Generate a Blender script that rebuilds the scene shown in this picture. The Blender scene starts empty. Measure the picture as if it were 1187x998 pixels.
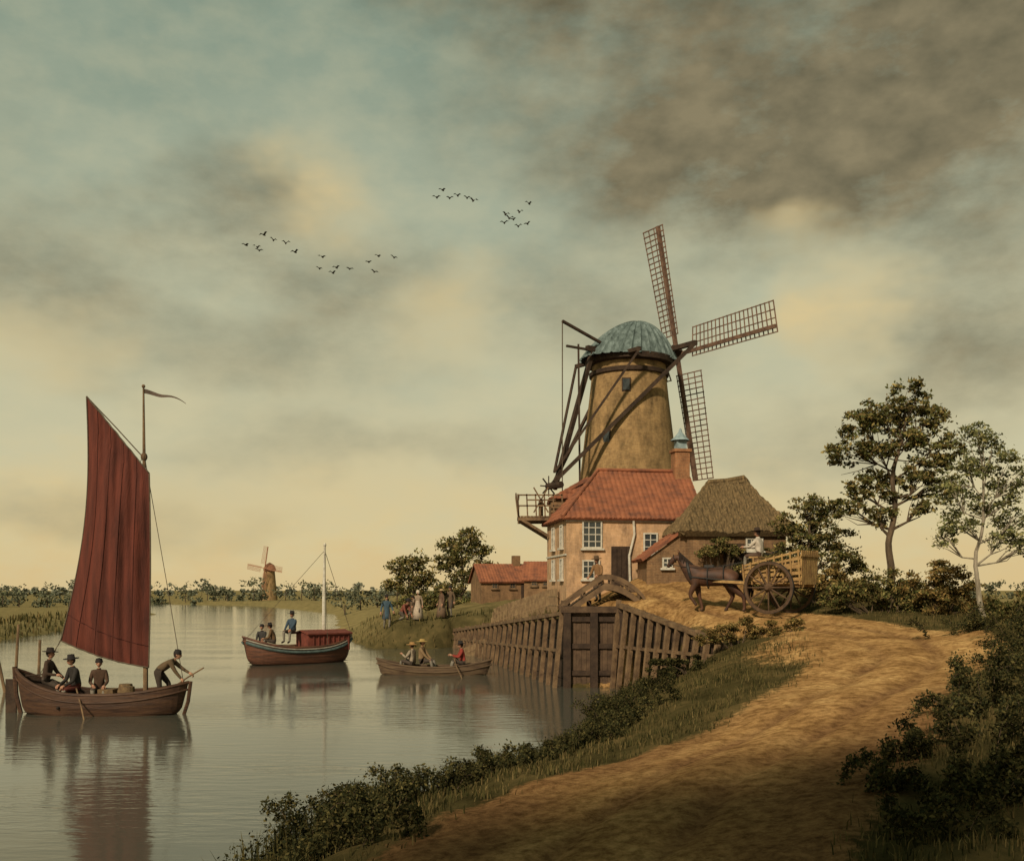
import bpy, math, numpy as np
from mathutils import Vector, Matrix
RS=np.random.RandomState
scene=bpy.context.scene
def lin(r,g,b):
    f=lambda c:(c/255/12.92 if c/255<=0.04045 else ((c/255+0.055)/1.055)**2.4)
    return (f(r),f(g),f(b),1)
# ------------------------------------------------------------ mesh builder
class MB:
    def __init__(s): s.v=[];s.n=0;s.f=[]
    def add(s,v,f,mat=0,col=None):
        v=np.asarray(v,float).reshape(-1,3)
        if isinstance(f,np.ndarray): g={f.shape[1]:f}
        else:
            g={}
            for q in f: g.setdefault(len(q),[]).append(q)
            g={k:np.array(a) for k,a in g.items()}
        for k,a in g.items(): s.f.append((a+s.n,mat,col))
        s.v.append(v); s.n+=len(v)
    def obj(s,name,mats,smooth=False,loc=(0,0,0),parent=None,rot=None):
        V=np.concatenate(s.v)-np.array(loc)
        me=bpy.data.meshes.new(name); me.vertices.add(len(V)); me.vertices.foreach_set('co',V.ravel().astype(np.float32))
        li=[];ls=[];mi=[];cc=[];o=0
        for a,m,c in s.f:
            n,k=a.shape; li.append(a.ravel()); ls.append(o+np.arange(n)*k); mi.append(np.full(n,m)); o+=n*k
            if c is None: c=np.array([.5,.5,.5])
            c=np.asarray(c,float)
            if c.ndim==1: c=np.tile(c,(n,1))
            cc.append(np.repeat(np.concatenate([c[:,:3],np.ones((n,1))],1),k,0))
        li=np.concatenate(li);ls=np.concatenate(ls);mi=np.concatenate(mi);cc=np.concatenate(cc)
        me.loops.add(len(li)); me.loops.foreach_set('vertex_index',li.astype(np.int32))
        me.polygons.add(len(ls)); me.polygons.foreach_set('loop_start',ls.astype(np.int32))
        me.polygons.foreach_set('material_index',mi.astype(np.int32))
        me.polygons.foreach_set('use_smooth',np.full(len(ls),smooth))
        for m in mats: me.materials.append(m)
        me.update(calc_edges=True)
        at=me.color_attributes.new('Col','FLOAT_COLOR','CORNER'); at.data.foreach_set('color',cc.ravel().astype(np.float32))
        ob=bpy.data.objects.new(name,me); scene.collection.objects.link(ob)
        if parent is None: ob.location=loc
        else:
            ob.parent=parent; ob.location=loc
        return ob
def empty(name,loc=(0,0,0),rz=0):
    e=bpy.data.objects.new(name,None); scene.collection.objects.link(e); e.location=loc; e.rotation_euler=(0,0,rz); e.empty_display_size=.3
    return e
def nrm(v): v=np.asarray(v,float); return v/(np.linalg.norm(v)+1e-9)
def tube(mb,pts,rads,seg=7,mat=0,col=None,closed=False):
    P=np.asarray(pts,float); n=len(P)
    if np.isscalar(rads): rads=[rads]*n
    T=np.gradient(P,axis=0) if not closed else (np.roll(P,-1,0)-np.roll(P,1,0))
    ref=np.array([0,0,1.]) if abs(nrm(T[0])[2])<.9 else np.array([1.,0,0])
    V=[];u=None
    for i in range(n):
        t=nrm(T[i])
        if u is None: u=nrm(np.cross(ref,t))
        else: u=nrm(u-t*np.dot(u,t))
        w=np.cross(t,u)
        a=np.arange(seg)*2*math.pi/seg
        V.append(P[i]+rads[i]*(np.cos(a)[:,None]*u+np.sin(a)[:,None]*w))
    V=np.concatenate(V); F=[]
    m=n if closed else n-1
    for i in range(m):
        j=(i+1)%n
        for k in range(seg):
            F.append((i*seg+k,i*seg+(k+1)%seg,j*seg+(k+1)%seg,j*seg+k))
    if not closed:
        F.append(tuple(range(seg))[::-1]); F.append(tuple((n-1)*seg+k for k in range(seg)))
    mb.add(V,F,mat,col)
BF=[(0,1,3,2),(4,6,7,5),(0,4,5,1),(2,3,7,6),(0,2,6,4),(1,5,7,3)]
def boxf(mb,o,a,b,c,mat=0,col=None):
    o,a,b,c=[np.asarray(q,float) for q in (o,a,b,c)]
    V=[o+i*a+j*b+k*c for i in (0,1) for j in (0,1) for k in (0,1)]
    mb.add(V,BF,mat,col)
def box(mb,c,s,mat=0,col=None,rz=0):
    ca,sa=math.cos(rz),math.sin(rz); a=np.array([ca,sa,0])*s[0]; b=np.array([-sa,ca,0])*s[1]; d=np.array([0,0,1.])*s[2]
    boxf(mb,np.array(c)-(a+b+d)/2,a,b,d,mat,col)
def beam(mb,a,b,w,h,mat=0,col=None,up=(0,0,1)):
    a=np.asarray(a,float);b=np.asarray(b,float);t=nrm(b-a); up=np.array(up,float)
    if abs(np.dot(t,up))>.97: up=np.array([1.,0,0])
    s=nrm(np.cross(t,up)); q=np.cross(s,t)
    boxf(mb,a-s*w/2-q*h/2,b-a,s*w,q*h,mat,col)
def lathe(mb,prof,c=(0,0,0),seg=24,mat=0,col=None,sx=1,sy=1):
    c=np.array(c,float);a=np.arange(seg)*2*math.pi/seg; V=[]
    for r,z in prof: V.append(np.stack([c[0]+r*sx*np.cos(a),c[1]+r*sy*np.sin(a),np.full(seg,c[2]+z)],1))
    F=[(i*seg+k,i*seg+(k+1)%seg,(i+1)*seg+(k+1)%seg,(i+1)*seg+k) for i in range(len(prof)-1) for k in range(seg)]
    mb.add(np.concatenate(V),F,mat,col)
def ball(mb,c,r,mat=0,col=None,seg=10,M=None):
    prof=[(math.sin(t),-math.cos(t)) for t in np.linspace(0.02,math.pi-.02,seg)]
    a=np.arange(seg)*2*math.pi/seg
    V=np.concatenate([np.stack([p*np.cos(a),p*np.sin(a),np.full(seg,z)],1) for p,z in prof])*np.array(r)
    if M is not None: V=V@M.T
    F=[(i*seg+k,i*seg+(k+1)%seg,(i+1)*seg+(k+1)%seg,(i+1)*seg+k) for i in range(seg-1) for k in range(seg)]
    mb.add(V+np.array(c),F,mat,col)
def gridq(mb,P,mat=0,col=None):
    nu,nv=P.shape[:2]; i=np.arange(nu*nv).reshape(nu,nv)
    F=np.stack([i[:-1,:-1].ravel(),i[1:,:-1].ravel(),i[1:,1:].ravel(),i[:-1,1:].ravel()],1)
    mb.add(P.reshape(-1,3),F,mat,col)
# ------------------------------------------------------------ materials
def pm(name,c1,c2=None,scale=3,rough=.85,bump=.3,st=(1,1,1),detail=4,bscale=None,c3=None,spec=.3,coord='Object'):
    m=bpy.data.materials.new(name); m.use_nodes=True; nt=m.node_tree; N=nt.nodes; L=nt.links
    p=N['Principled BSDF']; p.inputs['Roughness'].default_value=rough; p.inputs['Specular IOR Level'].default_value=spec
    c2=c2 or tuple(x*.6 for x in c1)
    tc=N.new('ShaderNodeTexCoord'); mp=N.new('ShaderNodeMapping'); mp.inputs['Scale'].default_value=st
    L.new(tc.outputs[coord],mp.inputs[0])
    n=N.new('ShaderNodeTexNoise'); n.inputs['Scale'].default_value=scale; n.inputs['Detail'].default_value=detail; n.inputs['Roughness'].default_value=.65
    L.new(mp.outputs[0],n.inputs['Vector'])
    r=N.new('ShaderNodeValToRGB'); r.color_ramp.elements[0].position=.32; r.color_ramp.elements[1].position=.68
    r.color_ramp.elements[0].color=tuple(c2[:3])+(1,); r.color_ramp.elements[1].color=tuple(c1[:3])+(1,)
    if c3: e=r.color_ramp.elements.new(.5); e.color=tuple(c3[:3])+(1,)
    L.new(n.outputs['Fac'],r.inputs[0]); L.new(r.outputs[0],p.inputs['Base Color'])
    if bump:
        n2=N.new('ShaderNodeTexNoise'); n2.inputs['Scale'].default_value=bscale or scale*5; n2.inputs['Detail'].default_value=2
        L.new(mp.outputs[0],n2.inputs['Vector'])
        b=N.new('ShaderNodeBump'); b.inputs['Strength'].default_value=bump; b.inputs['Distance'].default_value=.03
        L.new(n2.outputs['Fac'],b.inputs['Height']); L.new(b.outputs[0],p.inputs['Normal'])
    return m
def leafmat(name,rough=.9):
    m=bpy.data.materials.new(name); m.use_nodes=True; nt=m.node_tree; N=nt.nodes; L=nt.links
    N.remove(N['Principled BSDF']); p=N.new('ShaderNodeBsdfDiffuse'); L.new(p.outputs[0],N['Material Output'].inputs[0])
    a=N.new('ShaderNodeAttribute'); a.attribute_name='Col'
    L.new(a.outputs['Color'],p.inputs['Color'])
    return m
def brickmat(name,c1,c2,mortar,w=.22,h=.07,cyl=0,ns=1.2,dirt=.5):
    m=bpy.data.materials.new(name); m.use_nodes=True; nt=m.node_tree; N=nt.nodes; L=nt.links
    p=N['Principled BSDF']; p.inputs['Roughness'].default_value=.9; p.inputs['Specular IOR Level'].default_value=.2
    tc=N.new('ShaderNodeTexCoord'); sp=N.new('ShaderNodeSeparateXYZ'); L.new(tc.outputs['Object'],sp.inputs[0])
    cb=N.new('ShaderNodeCombineXYZ')
    if cyl:
        at=N.new('ShaderNodeMath'); at.operation='ARCTAN2'; L.new(sp.outputs[1],at.inputs[0]); L.new(sp.outputs[0],at.inputs[1])
        mu=N.new('ShaderNodeMath'); mu.operation='MULTIPLY'; mu.inputs[1].default_value=cyl; L.new(at.outputs[0],mu.inputs[0]); L.new(mu.outputs[0],cb.inputs[0])
    else:
        ad=N.new('ShaderNodeMath'); L.new(sp.outputs[0],ad.inputs[0]); L.new(sp.outputs[1],ad.inputs[1]); L.new(ad.outputs[0],cb.inputs[0])
    L.new(sp.outputs[2],cb.inputs[1])
    b=N.new('ShaderNodeTexBrick'); b.inputs['Scale'].default_value=1; b.inputs['Brick Width'].default_value=w; b.inputs['Row Height'].default_value=h
    b.inputs['Mortar Size'].default_value=.008; b.inputs['Color1'].default_value=c1; b.inputs['Color2'].default_value=c2; b.inputs['Mortar'].default_value=mortar
    L.new(cb.outputs[0],b.inputs['Vector'])
    mp=N.new('ShaderNodeMapping'); mp.inputs['Scale'].default_value=(1.6,1.6,.7); L.new(tc.outputs['Object'],mp.inputs[0])
    n=N.new('ShaderNodeTexNoise'); n.inputs['Scale'].default_value=ns; n.inputs['Detail'].default_value=6; n.inputs['Roughness'].default_value=.75; L.new(mp.outputs[0],n.inputs['Vector'])
    r=N.new('ShaderNodeValToRGB'); r.color_ramp.elements[0].position=.33; r.color_ramp.elements[0].color=(1-dirt,1-dirt,1-dirt*1.05,1); r.color_ramp.elements[1].position=.62; r.color_ramp.elements[1].color=(1.15,1.12,1,1)
    L.new(n.outputs['Fac'],r.inputs[0])
    mx=N.new('ShaderNodeMixRGB'); mx.blend_type='MULTIPLY'; mx.inputs[0].default_value=1; L.new(b.outputs['Color'],mx.inputs[1]); L.new(r.outputs[0],mx.inputs[2])
    L.new(mx.outputs[0],p.inputs['Base Color'])
    return m
LEAF=leafmat('foliage'); GRASS=leafmat('grass_blades')
BARK=pm('bark',(.14,.095,.055),(.05,.035,.022),6,bump=.8,st=(1,1,.3))
PALEBARK=pm('pale_bark',(.36,.31,.23),(.14,.11,.07),6,bump=.6,st=(1,1,.3))
WOOD=pm('weathered_wood',(.23,.145,.075),(.08,.048,.027),2.5,bump=.6,st=(1,1,1),bscale=20)
DWOOD=pm('dark_wood',(.065,.04,.024),(.025,.015,.01),3,bump=.5)
OWOOD=pm('ochre_wood',(.46,.29,.11),(.22,.12,.05),4,bump=.4)
BOATW=pm('boat_planks',(.10,.05,.026),(.035,.018,.012),2,rough=.6,bump=.5,st=(.5,1,5))
WHITE=pm('white_paint',(.62,.58,.48),(.4,.36,.28),5,bump=.1)
GLASS=pm('window_glass',(.05,.06,.06),(.02,.025,.028),2,rough=.15,bump=0,spec=.6)
TILE=pm('red_pantiles',(.34,.125,.06),(.13,.055,.035),1.6,bump=.4,c3=(.25,.09,.045),detail=7)
THATCH=pm('thatch',(.25,.165,.075),(.07,.048,.022),4,bump=1,st=(3,3,.6),c3=(.15,.1,.045),detail=6)
CAPM=pm('mill_cap_boards',(.2,.25,.24),(.055,.075,.07),2.5,bump=.5,c3=(.115,.15,.14),st=(1.5,1.5,.3),detail=6)
PLAST=brickmat('peach_brick',(.54,.34,.21,1),(.46,.28,.16,1),(.5,.35,.23,1),dirt=.5)
LBRICK=brickmat('shed_brick',(.24,.135,.07,1),(.18,.1,.055,1),(.26,.18,.11,1))
TOWB=brickmat('tower_brick',(.33,.215,.1,1),(.25,.155,.07,1),(.29,.2,.12,1),cyl=2.6,ns=1.0,dirt=.62)
ROPE=pm('rope',(.12,.09,.06),(.07,.05,.03),10,bump=0)
IRON=pm('iron',(.04,.035,.03),(.02,.02,.02),8,rough=.6,bump=.1)
BLUEP=pm('blue_paint',(.10,.14,.13),(.05,.07,.065),5,bump=.1)
REDP=pm('red_paint',(.21,.055,.035),(.11,.03,.02),4,bump=.2)
def flat(name,c,rough=.85): return pm(name,c,tuple(x*.65 for x in c[:3]),9,rough,bump=.3,bscale=40)
# ------------------------------------------------------------ terrain
CTRL=np.array([(0,0,.6),(-3,6,.5),(6,4,.9),(12,4,1.3),(.6,12.5,.78),(2.8,16,1.3),(5,18.5,1.55),(6.3,21,1.9),(8,22.5,2.0),(10.2,26,2.33),(11.5,26,2.38),(11,30,2.62),
(8,31,2.5),(10.5,34,2.9),(9.75,37.3,3.12),(8.3,38.5,3.22),(7,39,3.27),(13,27.5,2.8),(6.4,13,1.45),(9,17,1.9),(12,21,2.5),(15.2,33,2.88),(14,38,3.45),(12,39,3.4),
(6.3,45,4.5),(8.2,41.8,3.85),(6.5,57,4.6),(3.2,49,4.2),(9.5,46,4.45),(12,46,4.3),(4.5,44.5,3.95),(7.4,36.4,2.75),(5.2,24,1.6),(4.4,28,1.3),(2.6,20,.95),(2.2,24,.75),(4.9,33,1.0),(6.3,32,1.65),
(.3,56,2.9),(-2.5,62,2.7),(2.0,51,3.5),(-6,73,1.8),(-9,73,1.8),(-3,76,2.2),(-2,85,3.2),(3,81,3.4),(-11,90,1.5),(2,95,3),(10,90,3),(20,60,3.0),(25,45,2.9),(20,30,2.8),(25,20,2.8),(20,5,2),
(-18,130,1.2),(-10,160,1.6),(0,200,1.7),(60,200,1.6),(100,60,1.9),(60,100,1.9),(-60,300,1),(0,400,1),(-44,60,1),(-45,90,1),(-60,130,1),(-80,180,1),(-120,100,1),(-150,260,1),(-200,0,1),(200,0,1.5),(200,300,1),(-300,400,1),(300,500,1),(0,-60,.8),(40,-20,1.5),(0,700,1)],float)
def mq(d2): return np.sqrt(d2+2.0)
A=mq(((CTRL[:,None,:2]-CTRL[None,:,:2])**2).sum(-1)); n_=len(A)
AA=np.zeros((n_+1,n_+1)); AA[:n_,:n_]=A; AA[n_,:n_]=1; AA[:n_,n_]=1
sol=np.linalg.solve(AA+np.eye(n_+1)*1e-6,np.append(CTRL[:,2],0))
RIV=np.array([(-16,-60),(-12,-8),(-4.8,7),(-3.9,14),(-3.1,18.3),(-1.9,20.6),(-.3,22.4),(1.1,25),(1.8,28),(2.3,31),(3.0,34.5),(4.3,38.5),(4.35,42),(2.3,42),(-3.9,72),(-5.2,69.5),(-9.4,69.5),(-11.8,77),(-14.2,86),(-20,115),(-30,170),(-62,250),(-140,330),(-175,310),(-90,235),(-58,170),(-48,125),(-39.5,78),(-37,60),(-45,30),(-60,-60)],float)
ROAD=np.array([(4.5,46.5),(6.3,43.5),(7.6,40),(8.9,37.4),(10.4,33.8),(11,30.2),(10.3,26.5),(8,22.5),(5,18.5),(2.7,15.3),(.9,12.2),(-.8,8.5),(-1.5,3),(-1.5,-15)],float)
def segd(x,y,a,b):
    ab=b-a; t=((x-a[0])*ab[0]+(y-a[1])*ab[1])/(ab@ab); tc=np.clip(t,0,1)
    return np.hypot(x-a[0]-tc*ab[0],y-a[1]-tc*ab[1]),t
def ss(t): t=np.clip(t,0,1); return t*t*(3-2*t)
def riverd(x,y):
    d=np.full(x.shape,1e9); ins=np.zeros(x.shape,bool); n=len(RIV)
    for i in range(n):
        a=RIV[i];b=RIV[(i+1)%n]; d=np.minimum(d,segd(x,y,a,b)[0])
        c=((a[1]>y)!=(b[1]>y)); 
        with np.errstate(all='ignore'): xi=(b[0]-a[0])*(y-a[1])/(b[1]-a[1]+1e-12)+a[0]
        ins^=(c&(x<xi))
    return np.where(ins,-d,d)
def wob(x,y,s,k=0):
    return (np.sin(x*s+1.3*k+np.sin(y*s*.7+k)*1.7)*np.cos(y*s*1.1+2.1*k+np.sin(x*s*.6)*1.3)+.5*np.sin(x*s*2.3+k+y*s*1.7)*np.cos(y*s*2.1-x*s*.9+k))
W0=np.array([4.35,42.]);W1=np.array([7.2,35.]);L0=np.array([2.3,42.]);L1=np.array([-3.9,72.])
def roadmask(x,y):
    d=np.full(np.shape(x),1e9)
    for i in range(len(ROAD)-1): d=np.minimum(d,segd(x,y,ROAD[i],ROAD[i+1])[0])
    return d
def hwid(y): return 1.4+1.0*(1-ss((y-15)/6))+.5*np.exp(-((y-28)/4)**2)
def G(x,y,full=False):
    x=np.atleast_1d(np.asarray(x,float)); y=np.atleast_1d(np.asarray(y,float))
    h=np.full(x.shape,sol[n_])
    for i in range(n_): h=h+sol[i]*mq((x-CTRL[i,0])**2+(y-CTRL[i,1])**2)
    far=ss((np.hypot(x,y)-250)/300); h=h*(1-far)+1.0*far
    h=np.clip(h,.35,4.8)
    rd=roadmask(x,y)
    off=ss((rd-1.3)/1.5)
    nearf=1-ss((np.hypot(x,y)-70)/60)
    h=h+(wob(x,y,.9,1)*.07+wob(x,y,2.7,2)*.03)*off*nearf+wob(x,y,1.9,4)*.015
    h=h-(.07*np.exp(-((rd-.72-.1*wob(x,y,.5,3))/.17)**2))*nearf+ .03*np.exp(-(rd/.3)**2)*nearf - .06*(1-ss((rd-1.5)/.9))*nearf
    d,t=segd(x,y,W0,W1); nb=np.array([W1[1]-W0[1],-(W1[0]-W0[0])]); nb=-nb/np.linalg.norm(nb)
    s=(x-W0[0])*nb[0]+(y-W0[1])*nb[1]
    top=3.35+(2.2-3.35)*np.clip(t,0,1); tt=np.clip(t,0,1)
    inz=ss((t+.02)/.04)*(1-ss((t-1.0)/.12))
    back=np.minimum(h,top-.12+np.clip(s-.1,0,9)*.55)
    front=-.3+1.5*tt; fr=front+(h-front)*ss((-s-.2)/4.5)
    fr=np.minimum(h,fr)
    h2=np.where(s>0.05,back,fr); lim=(np.abs(s)<6)
    h=np.where(lim,h*(1-inz)+h2*inz,h)
    s2=((x-L0[0])*(L1[1]-L0[1])-(y-L0[1])*(L1[0]-L0[0]))/np.linalg.norm(L1-L0); t=segd(x,y,L0,L1)[1]
    topl=3.0+(1.1-3.0)*np.clip(t,0,1)
    z=(t>0)&(t<1)&(s2>0)&(s2<8)
    h=np.where(z,np.minimum(h,topl-.12+np.clip(s2-.3,0,9)*.45),h)
    rv=riverd(x,y)
    dw=np.minimum(segd(x,y,L0,L1)[0],segd(x,y,RIV[12],RIV[13])[0])
    w=.35+(2.6-.35)*ss((dw-.5)/2.5)+2.5*ss((y-80)/40)*ss((dw-3)/4)
    rvn=rv+wob(x,y,1.3,3)*.25*ss((dw-1)/3)
    h=np.where(rvn>0,h*ss(rvn/w*.85+.08),np.maximum(-1.5,rvn*.8))
    h=np.where((rvn<=0),h,h-.02)
    if full: return h,rv,rd
    return h
def g1(x,y): return float(G(x,y)[0])
def axis(segs):
    a=[]; 
    for s,e,st in segs: a+=list(np.arange(s,e-1e-6,st))
    return np.array(a+[segs[-1][1]])
gx=axis([(-3000,-600,400),(-600,-200,50),(-200,-60,10),(-60,-16,2),(-16,-6,.5),(-6,14,.18),(14,24,.4),(24,60,3),(60,200,14),(200,600,50),(600,3000,400)])
gy=axis([(-200,-30,20),(-30,4,1.5),(4,10,.4),(10,46,.18),(46,62,.4),(62,80,.8),(80,130,2),(130,400,9),(400,900,50),(900,4000,500)])
X,Y=np.meshgrid(gx,gy,indexing='ij'); H,RV,RD=G(X.ravel(),Y.ravel(),True)
GP=np.stack([X.ravel(),Y.ravel(),H],1).reshape(len(gx),len(gy),3)
def groundmat():
    m=bpy.data.materials.new('earth_and_grass'); m.use_nodes=True; nt=m.node_tree; N=nt.nodes; L=nt.links
    N.remove(N['Principled BSDF']); p=N.new('ShaderNodeBsdfDiffuse'); p.inputs['Roughness'].default_value=.5; L.new(p.outputs[0],N['Material Output'].inputs[0])
    a=N.new('ShaderNodeAttribute'); a.attribute_name='surf'; sp=N.new('ShaderNodeSeparateColor'); L.new(a.outputs['Color'],sp.inputs[0])
    tc=N.new('ShaderNodeTexCoord')
    def noise(s,d=6,r=.65):
        n=N.new('ShaderNodeTexNoise'); n.inputs['Scale'].default_value=s; n.inputs['Detail'].default_value=d; n.inputs['Roughness'].default_value=r; L.new(tc.outputs['Object'],n.inputs['Vector']); return n
    def ramp(src,st):
        r=N.new('ShaderNodeValToRGB'); e=r.color_ramp.elements; e[0].position=st[0][0]; e[0].color=tuple(st[0][1])+(1,); e[1].position=st[-1][0]; e[1].color=tuple(st[-1][1])+(1,)
        for q,c in st[1:-1]: k=e.new(q); k.color=tuple(c)+(1,)
        L.new(src,r.inputs[0]); return r
    n1=noise(.9,5); n2=noise(5,6,.75)
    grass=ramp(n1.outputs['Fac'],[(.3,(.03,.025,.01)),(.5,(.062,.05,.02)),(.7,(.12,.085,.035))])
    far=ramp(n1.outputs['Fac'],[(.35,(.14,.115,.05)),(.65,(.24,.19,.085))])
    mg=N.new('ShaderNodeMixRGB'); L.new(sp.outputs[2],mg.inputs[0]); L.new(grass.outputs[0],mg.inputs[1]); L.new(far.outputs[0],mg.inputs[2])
    dirt=ramp(n1.outputs['Fac'],[(.3,(.2,.112,.045)),(.5,(.36,.215,.088)),(.7,(.5,.325,.14))])
    dk=ramp(n2.outputs['Fac'],[(.38,(.48,.43,.38)),(.6,(1.05,1.03,1))])
    md=N.new('ShaderNodeMixRGB'); md.blend_type='MULTIPLY'; md.inputs[0].default_value=1; L.new(dirt.outputs[0],md.inputs[1]); L.new(dk.outputs[0],md.inputs[2])
    rut_dark=N.new('ShaderNodeMixRGB'); L.new(sp.outputs[1],rut_dark.inputs[0]); L.new(md.outputs[0],rut_dark.inputs[1]); 
    rk=ramp(n2.outputs['Fac'],[(.35,(.08,.04,.018)),(.65,(.23,.125,.055))]); L.new(rk.outputs[0],rut_dark.inputs[2])
    ma=N.new('ShaderNodeMath'); ma.operation='MULTIPLY_ADD'; L.new(n2.outputs['Fac'],ma.inputs[0]); ma.inputs[1].default_value=1.6; ma.inputs[2].default_value=-.8
    ad=N.new('ShaderNodeMath'); L.new(ma.outputs[0],ad.inputs[0]); L.new(sp.outputs[0],ad.inputs[1])
    mr=N.new('ShaderNodeMapRange'); mr.interpolation_type='SMOOTHSTEP'; mr.inputs[1].default_value=.25; mr.inputs[2].default_value=.75; L.new(ad.outputs[0],mr.inputs[0])
    mx=N.new('ShaderNodeMixRGB'); L.new(mr.outputs[0],mx.inputs[0]); L.new(mg.outputs[0],mx.inputs[1]); L.new(rut_dark.outputs[0],mx.inputs[2])
    L.new(mx.outputs[0],p.inputs['Color'])
    n4=noise(11,4,.75); b=N.new('ShaderNodeBump'); b.inputs['Strength'].default_value=.8; b.inputs['Distance'].default_value=.05; L.new(n4.outputs['Fac'],b.inputs['Height']); L.new(b.outputs[0],p.inputs['Normal'])
    return m
GM=groundmat()
XR,YR=X.ravel(),Y.ravel(); HWm=hwid(YR)
road=1-ss((RD-HWm)/1.0)
road=np.maximum(road,(1-ss((np.hypot(XR-6.9,YR-43.6)-2.2)/3.2))*.98)
road=np.maximum(road,(1-ss((np.hypot((XR-9.3),(YR-29.5)*.8)-1.2)/2.6))*.8)
rut_dark=np.exp(-((RD-.72-.1*wob(XR,YR,.5,3))/.2)**2)*(.5+.35*wob(XR,YR,.8,5))
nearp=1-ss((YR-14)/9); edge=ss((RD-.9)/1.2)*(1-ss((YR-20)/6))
rut_dark=np.clip(rut_dark+nearp*.62*(.75+.4*wob(XR,YR,.7,9))+edge*.5,0,1)  # wheel ruts, plus darker colour towards the near end and road edges
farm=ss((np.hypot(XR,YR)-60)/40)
ATTR=np.stack([road,rut_dark,farm,np.ones_like(road)],1)
def gobj(name,faces_mask=None,lift=0):
    nu,nv=GP.shape[:2]; i=np.arange(nu*nv).reshape(nu,nv)
    F=np.stack([i[:-1,:-1].ravel(),i[1:,:-1].ravel(),i[1:,1:].ravel(),i[:-1,1:].ravel()],1)
    V=GP.reshape(-1,3).copy(); at=ATTR
    if faces_mask is not None:
        F=F[faces_mask(F)]; u,inv=np.unique(F,return_inverse=True); V=V[u]; at=ATTR[u]; F=inv.reshape(-1,4); V[:,2]+=lift
    me=bpy.data.meshes.new(name); me.vertices.add(len(V)); me.vertices.foreach_set('co',V.ravel().astype(np.float32))
    me.loops.add(F.size); me.loops.foreach_set('vertex_index',F.ravel().astype(np.int32)); me.polygons.add(len(F)); me.polygons.foreach_set('loop_start',(np.arange(len(F))*4).astype(np.int32))
    me.polygons.foreach_set('use_smooth',np.ones(len(F),bool)); me.update(calc_edges=True)
    c=me.color_attributes.new('surf','FLOAT_COLOR','POINT'); c.data.foreach_set('color',at.ravel().astype(np.float32))
    me.materials.append(GM); ob=bpy.data.objects.new(name,me); scene.collection.objects.link(ob); return ob
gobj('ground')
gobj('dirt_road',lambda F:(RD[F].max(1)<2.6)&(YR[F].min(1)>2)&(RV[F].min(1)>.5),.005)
# ------------------------------------------------------------ water
def watermat():
    m=bpy.data.materials.new('river_water'); m.use_nodes=True; nt=m.node_tree; N=nt.nodes; L=nt.links
    p=N['Principled BSDF']; p.inputs['Base Color'].default_value=(.085,.085,.065,1); p.inputs['Roughness'].default_value=.08; p.inputs['IOR'].default_value=1.65
    tc=N.new('ShaderNodeTexCoord'); mp=N.new('ShaderNodeMapping'); mp.inputs['Scale'].default_value=(.5,1.7,1); L.new(tc.outputs['Object'],mp.inputs[0])
    n=N.new('ShaderNodeTexNoise'); n.inputs['Scale'].default_value=1.8; n.inputs['Detail'].default_value=4; n.inputs['Roughness'].default_value=.55; L.new(mp.outputs[0],n.inputs['Vector'])
    n3=N.new('ShaderNodeTexNoise'); n3.inputs['Scale'].default_value=.12; n3.inputs['Detail'].default_value=3; L.new(mp.outputs[0],n3.inputs['Vector'])
    mr=N.new('ShaderNodeMapRange'); mr.inputs[1].default_value=.4; mr.inputs[2].default_value=.65; mr.inputs[3].default_value=.1; mr.inputs[4].default_value=.42; L.new(n3.outputs['Fac'],mr.inputs[0])
    b=N.new('ShaderNodeBump'); b.inputs['Distance'].default_value=.06; L.new(mr.outputs[0],b.inputs['Strength']); L.new(n.outputs['Fac'],b.inputs['Height']); L.new(b.outputs[0],p.inputs['Normal'])
    return m
mb=MB(); mb.add([(-300,-70,0),(30,-70,0),(30,400,0),(-300,400,0)],[(0,1,2,3)]); mb.obj('river_water',[watermat()])
# ------------------------------------------------------------ foliage helpers
PAL_T=[(.06,.066,.022),(.095,.095,.032),(.14,.125,.045),(.22,.17,.06),(.14,.1,.04)]
PAL_D=[(.022,.024,.011),(.035,.034,.014),(.055,.05,.019),(.09,.075,.028)]
PAL_A=[(.2,.13,.045),(.13,.085,.03),(.1,.09,.03),(.28,.19,.07)]
PAL_G=[(.03,.032,.012),(.06,.054,.02),(.1,.08,.03),(.15,.11,.045)]
def leaves(mb,C,size,rng,pal,bright=None,mat=0,asp=.55):
    n=len(C); a=rng.normal(size=(n,3)); a/=np.linalg.norm(a,axis=1)[:,None]; q=rng.normal(size=(n,3)); b=np.cross(a,q); b/=np.linalg.norm(b,axis=1)[:,None]
    s=(size*(.55+.9*rng.rand(n)))[:,None]
    V=np.stack([C+a*s,C+b*s*asp,C-a*s,C-b*s*asp],1).reshape(-1,3)
    c=np.array(pal)[rng.randint(len(pal),size=n)]*(.75+.5*rng.rand(n))[:,None]
    if bright is not None: c=c*bright[:,None]
    mb.add(V,np.arange(4*n).reshape(n,4),mat,c)
def crown(mb,lobes,n,size,pal,rng,mat=0,clump=.2,flat=.75):
    tot=sum(l[3]**2 for l in lobes); C=[];B=[]
    for (x,y,z,r) in lobes:
        k=int(n*r*r/tot); m=max(5,int(34*r**1.2))
        d=rng.normal(size=(m,3)); d/=np.linalg.norm(d,axis=1)[:,None]; rr=r*(.35+.8*rng.rand(m)**.6)
        cc=np.array([x,y,z])+d*rr[:,None]*np.array([1,1,flat]); br=.5+.85*rng.rand(m)
        i=rng.randint(m,size=k); sg=clump*(.6+.6*rng.rand(m))*(.6+.4*r)
        C.append(cc[i]+rng.normal(size=(k,3))*sg[i][:,None]*np.array([1,1,.5])); B.append(br[i])
    leaves(mb,np.concatenate(C),size,rng,pal,np.concatenate(B),mat)
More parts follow.
